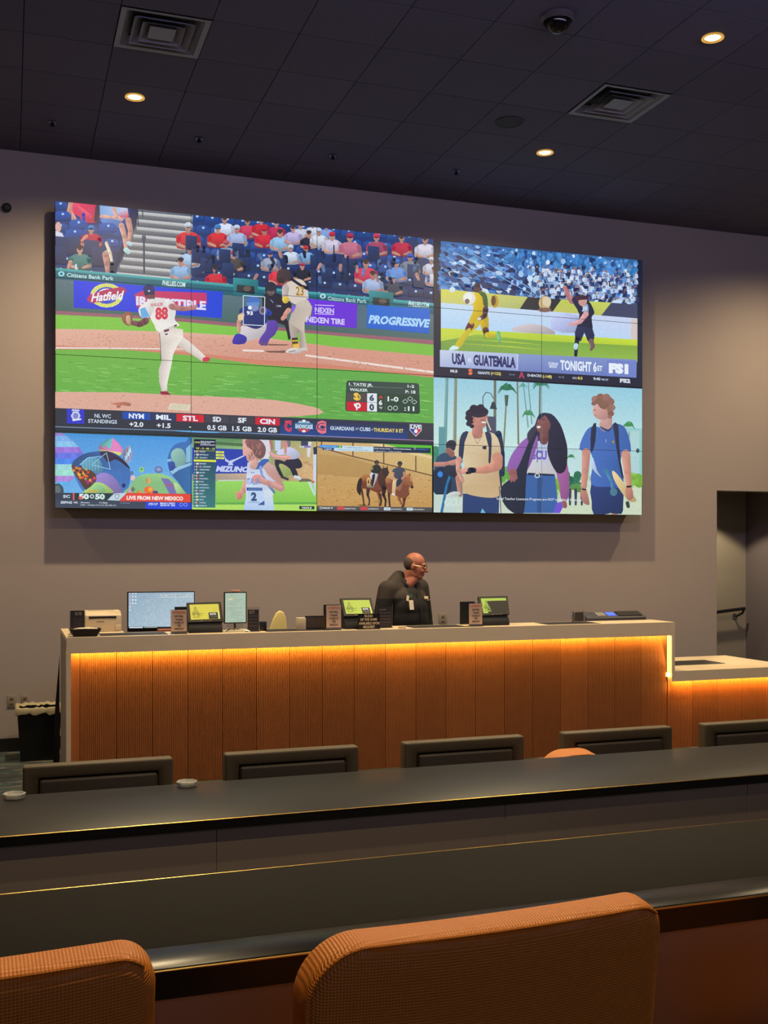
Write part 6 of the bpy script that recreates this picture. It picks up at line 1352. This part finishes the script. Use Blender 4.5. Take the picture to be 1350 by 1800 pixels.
# ======== campus advert ========
P.lay = 0; P.crop(750, 650, 3.375); P.region(u0=762.2, top=(762, 662.8))
P.poly([(36, 44), (1278, 108), (1276, 865), (32, 850)], [(150, 206, 220), (150, 206, 220), (214, 236, 226), (196, 232, 220)])
P.poly([(36, 44), (1278, 108), (1278, 480), (36, 450)], [(150, 204, 222), (146, 206, 224), (196, 232, 232), (206, 236, 226)])
P.poly([(1180, 340), (1278, 350), (1278, 640), (1180, 640)], (150, 206, 206)); P.poly([(1210, 360), (1262, 365), (1262, 640), (1206, 640)], (176, 214, 214))
P.poly([(36, 620), (440, 640), (1276, 620), (1276, 865), (32, 850)], [(150, 190, 150), (170, 200, 150), (190, 206, 170), (206, 216, 196), (206, 220, 206)]); P.poly([(820, 640), (1276, 700), (1276, 862), (780, 858)], (206, 220, 190))
for x, y, rx, ry, c in ((60, 520, 60, 80, (70, 140, 110)), (470, 620, 50, 60, (96, 170, 66)), (860, 660, 60, 70, (50, 110, 80)), (1240, 660, 45, 50, (126, 180, 60)), (900, 700, 50, 30, (90, 150, 80)), (780, 700, 22, 60, (130, 180, 60))):
    for k in range(14): P.ell(x + random.uniform(-rx, rx) * .7, y + random.uniform(-ry, ry) * .7, rx * .4, ry * .35, jit(c, 16), n=8, keep=k > 0)
def trunk(x0, y0, x1, y1, w_, c=(110, 116, 96)): P.limb([(x0, y0), (x1, y1)], [w_, w_ * 1.2], c)
def palm(x, y, s_, c=(56, 120, 90)):
    P.up()
    for k in range(13):
        a = math.pi * (1.0 + k / 12) + random.uniform(-.1, .1); L = s_ * random.uniform(.8, 1.1); droop = s_ * .45
        x1, y1 = x + L * .6 * math.cos(a), y + L * .6 * math.sin(a) - s_ * .1; x2, y2 = x + L * math.cos(a), y + L * math.sin(a) * .5 + droop * abs(math.cos(a))
        P.limb([(x, y), (x1, y1), (x2, y2)], [s_ * .10, s_ * .15, s_ * .04], jit(c, 14), keep=True)
trunk(120, 50, 108, 470, 18, (110, 160, 160)); trunk(172, 54, 166, 440, 17, (130, 140, 120)); trunk(405, 66, 404, 380, 15, (104, 110, 90)); trunk(538, 72, 544, 440, 9, (120, 116, 84)); trunk(474, 160, 452, 520, 9, (120, 130, 100)); trunk(602, 78, 624, 320, 6, (110, 150, 140)); trunk(572, 76, 602, 340, 6, (110, 150, 140)); trunk(672, 82, 668, 440, 10, (100, 116, 90)); P.poly([(72, 338), (110, 340), (105, 560), (70, 560)], (90, 150, 156))
palm(475, 120, 56, (50, 116, 80)); P.poly([(462, 150), (486, 150), (480, 215), (466, 215)], (70, 90, 66)); palm(678, 92, 52, (60, 126, 96)); palm(600, 268, 40, (70, 140, 90)); palm(1200, 335, 40, (60, 140, 70)); palm(570, 100, 26, (96, 160, 150)); palm(856, 520, 26, (60, 130, 80)); P.line([(334, 230), (334, 160), (352, 134), (380, 140), (396, 170)], 5, (60, 84, 84)); P.poly([(388, 190), (402, 190), (418, 235), (374, 232)], (40, 56, 66)); P.line([(1200, 370), (1190, 560)], 5, (120, 130, 110)); P.poly([(340, 275), (410, 278), (410, 380), (360, 380)], (70, 76, 96)); P.ell(1252, 480, 10, 14, (50, 84, 84))
for x in (850, 884, 920): P.limb([(x, 720), (x, 800)], [18, 12], (50, 60, 90)); P.ell(x, 712, 8, 9, (60, 50, 60))
# cyclist behind, scooter
P.poly([(60, 520), (130, 490), (180, 520), (210, 600), (190, 720), (70, 740), (40, 640)], (44, 70, 96), smooth=3); P.ell(146, 450, 32, 34, (40, 44, 56)); P.limb([(130, 480), (150, 500)], [36, 40], (150, 100, 90)); P.limb([(36, 562), (120, 560), (200, 540)], [26, 28, 34], (190, 130, 116)); P.ell(88, 665, 62, 90, (20, 40, 66)); P.ell(80, 620, 16, 18, (50, 130, 220)); P.poly([(50, 740), (180, 740), (180, 850), (50, 850)], (196, 216, 206)); P.limb([(190, 640), (200, 740)], [40, 30], (180, 130, 110))
P.limb([(150, 600), (120, 680), (88, 845)], [16, 14, 16], (34, 110, 160)); P.poly([(110, 570), (160, 570), (185, 600), (165, 640), (120, 620)], (34, 44, 60), smooth=2)
# first student
TS_, TSD = (222, 200, 160), (196, 164, 120)
P.poly([(215, 735), (430, 730), (428, 850), (212, 850)], (36, 60, 110)); P.poly([(318, 850), (330, 822), (350, 850)], (110, 180, 220))
P.limb([(425, 380), (440, 500), (448, 620)], [40, 46, 30], (34, 50, 76)); P.line([(436, 600), (440, 700)], 14, (34, 44, 66))
P.poly([(180, 430), (210, 380), (265, 365), (340, 368), (400, 380), (430, 430), (440, 505), (415, 520), (432, 640), (432, 745), (350, 758), (235, 735), (215, 700), (222, 560), (210, 510), (165, 510)], [TS_] * 6 + [TSD] * 3 + [(206, 176, 130)] * 4 + [TS_] * 3, smooth=3)
P.poly([(195, 420), (215, 372), (248, 368), (225, 430), (215, 525), (190, 530)], (34, 54, 84), smooth=2); P.poly([(345, 372), (380, 378), (385, 450), (378, 550), (366, 545), (368, 460)], (34, 54, 84), smooth=2); P.poly([(330, 455), (355, 452), (352, 474), (332, 470)], (30, 40, 60))
P.limb([(420, 520), (420, 570), (350, 592), (280, 598)], [62, 60, 48, 32], (206, 140, 116)); P.limb([(230, 600), (200, 604)], [40, 30], (222, 160, 140)); P.limb([(258, 596), (280, 596)], [34, 32], (30, 36, 50)); P.limb([(238, 612), (260, 610)], [16, 14], (30, 34, 40)); P.limb([(190, 530), (186, 600), (214, 660)], [34, 26, 20], (210, 150, 130))
P.limb([(300, 320), (300, 380)], [60, 64], (190, 126, 110)); P.poly([(268, 250), (330, 240), (360, 262), (360, 300), (345, 338), (312, 355), (285, 335), (262, 300)], (206, 140, 122), smooth=3); P.ell(305, 250, 62, 34, (36, 34, 52))
for x, y, r in ((255, 260, 26), (262, 300, 24), (250, 320, 18), (280, 230, 26), (320, 225, 24), (345, 248, 18), (268, 335, 14), (300, 238, 30), (245, 285, 18), (340, 268, 12)):
    P.ell(x, y, r, r * .9, jit((36, 34, 52), 6), n=9)
P.ell(282, 300, 9, 14, (190, 120, 104)); P.line([(318, 300), (350, 296)], 4, (110, 66, 60)); P.line([(320, 266), (355, 266)], 5, (50, 36, 44)); P.ell(338, 312, 14, 5, (240, 236, 232)); P.line([(275, 392), (300, 440), (330, 390)], 3, (150, 120, 96)); P.line([(352, 290), (380, 360)], 8, (206, 196, 180))
# second student
P.poly([(600, 400), (640, 330), (650, 300), (670, 262), (720, 258), (770, 300), (810, 380), (832, 470), (825, 580), (780, 610), (700, 560), (640, 500)], (38, 40, 66), smooth=3)
P.poly([(580, 615), (760, 620), (775, 760), (770, 850), (570, 850), (575, 720)], (52, 96, 160)); P.poly([(655, 640), (690, 640), (680, 850), (655, 850)], (40, 76, 134)); P.poly([(600, 600), (755, 605), (755, 630), (600, 625)], (24, 34, 60)); P.line([(655 + 14 * math.cos(q * .7), 628 + 12 * math.sin(q * .7)) for q in range(9)], 5, (226, 226, 220), close=True)
P.poly([(620, 430), (680, 420), (760, 430), (765, 620), (590, 610), (600, 500)], [(190, 206, 236), (206, 214, 240), (176, 190, 226), (196, 190, 190), (206, 206, 206), (206, 214, 226)]); P.text('GCU', 612, 528, 712, 52, (110, 90, 200), .05)
P.poly([(475, 590), (500, 510), (560, 430), (620, 390), (660, 400), (640, 500), (600, 590), (560, 620), (490, 615)], (150, 96, 180), smooth=3); P.poly([(760, 560), (820, 520), (845, 640), (840, 760), (800, 775), (785, 680)], (170, 96, 160), smooth=3)
P.poly([(545, 570), (600, 440), (640, 340), (655, 380), (620, 480), (590, 640), (575, 850), (500, 840), (450, 780), (440, 700), (500, 640)], (30, 40, 60), smooth=3)
P.limb([(510, 610), (515, 640)], [50, 44], (150, 90, 90))
for k, (x, y) in enumerate(((490, 655), (502, 665), (520, 662), (535, 645))): P.limb([(505 + k * 7, 630), (x, y)], [15, 9], (156, 96, 96), keep=k > 0)
P.limb([(697, 360), (695, 420)], [50, 54], (120, 72, 72)); P.poly([(662, 290), (690, 268), (725, 290), (735, 330), (715, 375), (690, 385), (660, 365), (648, 335)], (136, 82, 80), smooth=3)
P.poly([(690, 262), (740, 262), (790, 320), (820, 400), (835, 480), (825, 590), (780, 615), (740, 560), (715, 480), (725, 400), (735, 330), (715, 285)], (34, 36, 60), smooth=3); P.poly([(660, 290), (672, 268), (700, 258), (690, 280), (668, 296)], (34, 36, 60), smooth=2); P.poly([(600, 370), (640, 330), (652, 350), (615, 430), (596, 405)], (56, 56, 76), smooth=2)
P.ell(664, 340, 12, 7, (240, 232, 226)); P.line([(680, 298), (700, 292)], 5, (50, 34, 44)); P.line([(652, 322), (660, 315)], 5, (80, 46, 50)); P.poly([(770, 790), (810, 780), (815, 800), (790, 850), (750, 850)], (110, 80, 206)); P.limb([(815, 790), (820, 810)], [30, 26], (150, 90, 90)); P.line([(655, 430), (655, 550)], 4, (60, 50, 70)); P.line([(430, 690), (440, 850)], 5, (110, 80, 90))
# third student
P.limb([(1020, 855), (1020, 862)], [30, 30], (200, 140, 120)); P.limb([(1110, 855), (1115, 862)], [30, 30], (200, 140, 120))
P.poly([(975, 680), (1085, 690), (1160, 690), (1165, 800), (1155, 855), (1090, 850), (1075, 855), (990, 858), (978, 780)], (36, 56, 110), smooth=2)
P.poly([(905, 470), (940, 370), (985, 335), (1050, 345), (1120, 320), (1180, 350), (1212, 480), (1160, 505), (1150, 560), (1165, 690), (1080, 695), (975, 680), (985, 560), (970, 490)], [(70, 110, 190)] * 4 + [(56, 96, 170)] * 4 + [(52, 90, 160)] * 3 + [(66, 110, 190)] * 3, smooth=3)
P.limb([(945, 490), (940, 600), (930, 700)], [50, 42, 32], (200, 140, 124)); P.poly([(915, 705), (945, 710), (965, 790), (955, 802), (930, 790), (915, 750)], (190, 126, 110), smooth=3); P.line([(920, 708), (946, 712)], 10, (40, 40, 50)); P.limb([(1180, 500), (1190, 600), (1200, 690)], [54, 44, 34], (206, 146, 126))
P.poly([(975, 350), (1005, 315), (1000, 420), (985, 480), (972, 480)], (34, 44, 70), smooth=2); P.poly([(1105, 320), (1135, 325), (1140, 420), (1150, 540), (1168, 640), (1155, 630), (1130, 500), (1115, 400)], (34, 44, 70), smooth=2); P.poly([(970, 560), (985, 520), (1010, 600), (1040, 640), (1000, 610)], (190, 206, 236), smooth=2)
P.poly([(1100, 600), (1130, 620), (1190, 700), (1240, 765), (1238, 782), (1200, 780), (1150, 720), (1110, 650)], (226, 200, 140), smooth=3); P.limb([(1070, 610), (1095, 660), (1105, 730)], [22, 18, 14], (70, 130, 170)); P.ell(1060, 600, 20, 12, (60, 120, 160)); P.ell(1108, 725, 22, 24, (70, 120, 140)); P.limb([(1190, 790), (1195, 812)], [22, 20], (60, 60, 60)); P.poly([(1180, 700), (1215, 695), (1225, 760), (1195, 775), (1178, 740)], (196, 130, 110), smooth=2); P.line([(1184, 694), (1214, 692)], 11, (30, 30, 40))
P.limb([(1065, 270), (1060, 330)], [70, 78], (206, 160, 150)); P.poly([(985, 230), (1010, 200), (1075, 210), (1090, 260), (1060, 295), (1010, 290), (988, 262)], (214, 160, 150), smooth=3); P.ell(1062, 195, 48, 42, (130, 90, 80))
for x, y, r in ((1000, 175, 24), (1030, 162, 24), (1065, 165, 26), (1090, 190, 24), (1098, 225, 22), (1092, 260, 20), (990, 200, 15), (1050, 200, 22), (1085, 280, 12), (1075, 235, 18), (1016, 188, 20)): P.ell(x, y, r, r * .9, jit((146, 104, 88), 16), n=9)
P.ell(1062, 245, 9, 13, (200, 140, 130)); P.line([(990, 240), (1004, 238)], 4, (90, 60, 56)); P.line([(992, 272), (1008, 274)], 3, (150, 90, 84)); P.poly([(1030, 335), (1075, 355), (1105, 330), (1100, 345), (1075, 368), (1035, 350)], (44, 70, 120), smooth=2); P.line([(1060, 412), (1064, 432)], 3, (170, 196, 230)); P.ell(1105, 428, 11, 11, (60, 90, 110)); P.text('G', 1098, 434, 1112, 14, (190, 180, 110), .03)
P.text('Initial Teacher Licensure Programs are NOT available in Kentucky.', 415, 771, 922, 15, (226, 230, 236), .01); P.text('GCU', 100, 806, 202, 46, (206, 226, 216), .07, .15); P.poly([(120, 740), (160, 722), (200, 728), (190, 745), (150, 752)], (214, 224, 216), smooth=2)

# ------------------------------------------------------------------ the video wall: 5 x 4 panels, each with its own lit screen
def screen_mat(name, strength, grain=.10, scale=90):
    m = bpy.data.materials.new(name); m.use_nodes = True; nt = m.node_tree; b = nt.nodes['Principled BSDF']
    b.inputs['Base Color'].default_value = (.01, .01, .012, 1); b.inputs['Roughness'].default_value = .5; b.inputs['Specular IOR Level'].default_value = .2
    at_ = nt.nodes.new('ShaderNodeAttribute'); at_.attribute_name = 'Col'; tc = nt.nodes.new('ShaderNodeTexCoord')
    n = nt.nodes.new('ShaderNodeTexNoise'); n.inputs['Scale'].default_value = scale; n.inputs['Detail'].default_value = 2
    mr = nt.nodes.new('ShaderNodeMapRange'); mr.inputs[1].default_value = .3; mr.inputs[2].default_value = .7; mr.inputs[3].default_value = 1 - grain; mr.inputs[4].default_value = 1 + grain
    vm = nt.nodes.new('ShaderNodeVectorMath'); vm.operation = 'SCALE'
    nt.links.new(tc.outputs['Object'], n.inputs['Vector']); nt.links.new(n.outputs['Fac'], mr.inputs[0]); nt.links.new(at_.outputs['Color'], vm.inputs[0]); nt.links.new(mr.outputs[0], vm.inputs['Scale'])
    nt.links.new(vm.outputs[0], b.inputs['Emission Color']); b.inputs['Emission Strength'].default_value = strength
    return m
SCR = screen_mat('video_wall_screen', SCREEN, .09, 80)
def screen_mesh(name, pic, rect, m, parent, step=2.5e-5, base=(0, 0, 0)):
    x0, x1, z0, z1 = rect; vs, fs, cs = [], [], []
    off = wloc(parent); Y = pic.Y - off.y
    def add(poly, lay):
        n = len(vs); 
        for (x, z), c in poly: vs.append((x - off.x, Y - lay * step, z - off.z)); cs.extend((*c, 1))
        fs.append(tuple(range(n, n + len(poly))))
    add([((x0, z0), base), ((x1, z0), base), ((x1, z1), base), ((x0, z1), base)], -4)
    for a, b, c, lay in pic.t:
        xs_ = (a[0][0], b[0][0], c[0][0]); zs__ = (a[0][1], b[0][1], c[0][1])
        if max(xs_) <= x0 or min(xs_) >= x1 or max(zs__) <= z0 or min(zs__) >= z1: continue
        q = [a, b, c]
        if min(xs_) < x0: q = clip(q, 0, x0, 1)
        if q and max(xs_) > x1: q = clip(q, 0, x1, -1)
        if q and min(zs__) < z0: q = clip(q, 1, z0, 1)
        if q and max(zs__) > z1: q = clip(q, 1, z1, -1)
        if len(q) >= 3: add(q, lay)
    me = bpy.data.meshes.new(name); me.from_pydata(vs, [], fs)
    ca = me.color_attributes.new('Col', 'FLOAT_COLOR', 'POINT'); ca.data.foreach_set('color', cs)
    return link(name, me, m, parent)
wx0, wx1 = at(96.5, 620, D).x, at(1129.5, 680, D).x; wz1, wz0 = at(98, 353, D).z, at(95, 893, D).z
vw = thing('video_wall', 'huge wall of flat screen panels showing ball games, balloons, runners, horses and students', 'video wall', ((wx0 + wx1) / 2, YW, wz0))
box('mounting_frame', BLK2, (wx0 + .05, wx1 - .05, D + .09, YW, wz0 + .04, wz1 - .04), vw)
pw, ph = (wx1 - wx0) / 5, (wz1 - wz0) / 4
for i in range(5):
    for j in range(4):
        a, b = wx0 + i * pw, wz0 + j * ph
        pn = box('display_panel', BLK, (a + .0008, a + pw - .0008, D + .003, D + .09, b + .0008, b + ph - .0008), vw)
        screen_mesh('screen', P, (a + .0022, a + pw - .0022, b + .0022, b + ph - .0022), SCR, pn)

# ------------------------------------------------------------------ small lit screens on the counter
SCRM = screen_mat('monitor_screen', .95, .08, 60); SCRY = screen_mat('customer_screen', 1.0, .06, 80)
Q = Pic(8.945); Q.crop(110, 1030, 7.5)
Q.poly([(862, 78), (1740, 78), (1740, 560), (862, 560)], [(150, 176, 196), (176, 196, 206), (190, 206, 216), (170, 196, 212)])
for k in range(130): Q.ell(random.uniform(980, 1720), random.uniform(170, 520), 5, 5, (200, 216, 224), n=5, keep=k > 0)
for r in range(4):
    for c_ in range(3): Q.quad(878 + c_ * 38, 86 + r * 44, 898 + c_ * 38, 106 + r * 44, (226, 190, 206) if c_ == 0 else (226, 240, 246), keep=True)
for r in range(2): Q.quad(878, 262 + r * 44, 898, 284 + r * 44, (220, 226, 236), keep=True)
Q.quad(866, 536, 1740, 560, (60, 70, 80)); Q.quad(880, 540, 1058, 556, (226, 236, 240))
for k in range(8): Q.quad(1080 + k * 22, 538, 1094 + k * 22, 552, (206, 210, 190), keep=True)
Q.quad(1262, 116, 1706, 150, (214, 228, 232)); Q.text('ELITE CASINO RESORTS, LLC', 1268, 143, 1700, 20, (90, 110, 126), .02)
screen_mesh('screen', Q, (ma.x + .008, mb_.x - .008, ma.z + .03, mb_.z - .008), SCRM, mon)
Q = Pic(8.577); Q.crop(290, 1025, 7.5)
Q.quad(785, 118, 1080, 540, (176, 196, 172))
for y, x0, x1 in ((160, 850, 920), (215, 900, 1025), (240, 850, 1000), (270, 840, 950), (285, 870, 920), (325, 820, 1020), (350, 820, 930), (375, 860, 1020), (400, 865, 1000), (425, 865, 1010), (450, 865, 960), (475, 950, 1025), (495, 900, 1020)): Q.quad(x0, y, x1, y + 5, (140, 160, 142), keep=y > 160)
Q.quad(792, 128, 1070, 136, (190, 206, 186)); Q.poly([(830, 222), (870, 200), (905, 215), (905, 228)], (236, 226, 176), smooth=2)
screen_mesh('screen', Q, (ta.x + .010, tb.x - .010, ta.z + .010, tb.z - .010), SCRY, tab)
for (t, Pq, n, cx), col in zip(POS, ((214, 200, 70), (186, 202, 70), (176, 200, 76))):
    ex, ez = Pq[1] - Pq[0], Pq[3] - Pq[0]; off = wloc(t); vs, fs, cs = [], [], []; lay = [0]
    def S(pts, c, keep=False):
        if not keep: lay[0] += 1
        k = len(vs)
        for a_, b_ in pts: vs.append(tuple(Pq[0] + ex * a_ + ez * b_ + n * lay[0] * 8e-5 - off)); cs.extend((*lin(c), 1))
        fs.append(tuple(range(k, k + len(pts))))
    def SE(x, y, rx, ry, c, keep=False): S([(x + rx * math.cos(q * math.pi / 6), y + ry * math.sin(q * math.pi / 6)) for q in range(12)], c, keep)
    S([(0, 0), (1, 0), (1, 1), (0, 1)], col)
    dkc = dk(col, .72)
    for q in range(12):                                 # pale sketch of a figure: head, shoulders, outstretched arms
        aa = q * math.pi / 6; SE(.19 + .09 * math.cos(aa), .68 + .2 * math.sin(aa), .022, .03, dkc, q > 0)
    SE(.19, .25, .055, .11, dk(col, .8)); SE(.19, .45, .10, .12, dk(col, .84)); SE(.12, .62, .07, .12, dkc); SE(.26, .62, .07, .12, dkc); SE(.36, .62, .10, .025, dkc); SE(.33, .75, .10, .022, dkc); SE(.19, .85, .14, .05, dk(col, .85))
    S([(.62, .56), (.97, .56), (.97, .99), (.62, .99)], (34, 34, 28)); S([(.94, .5), (1, .5), (1, .99), (.94, .99)], (226, 226, 120), False)
    gv, gt = glyphs('ELITE', .05); lay[0] += 1
    for i_, j_, l_ in gt: S([(.67 + .2 * gv[m_][0], .72 - .11 * gv[m_][1]) for m_ in (i_, j_, l_)], (220, 220, 214), True)
    gv, gt = glyphs('-- ---', .03)
    for i_, j_, l_ in gt: S([(.72 + .18 * gv[m_][0], .86 - .05 * gv[m_][1]) for m_ in (i_, j_, l_)], (190, 190, 180), True)
    me = bpy.data.meshes.new('screen'); me.from_pydata(vs, [], fs); ca = me.color_attributes.new('Col', 'FLOAT_COLOR', 'POINT'); ca.data.foreach_set('color', cs); link('screen', me, SCRY, t)
    o = sign_text('brand_print', [('-- - --', .3, .7, -.12, .05)], CREAMINK, t, Pq[3] + n * .001, ex, -ez)
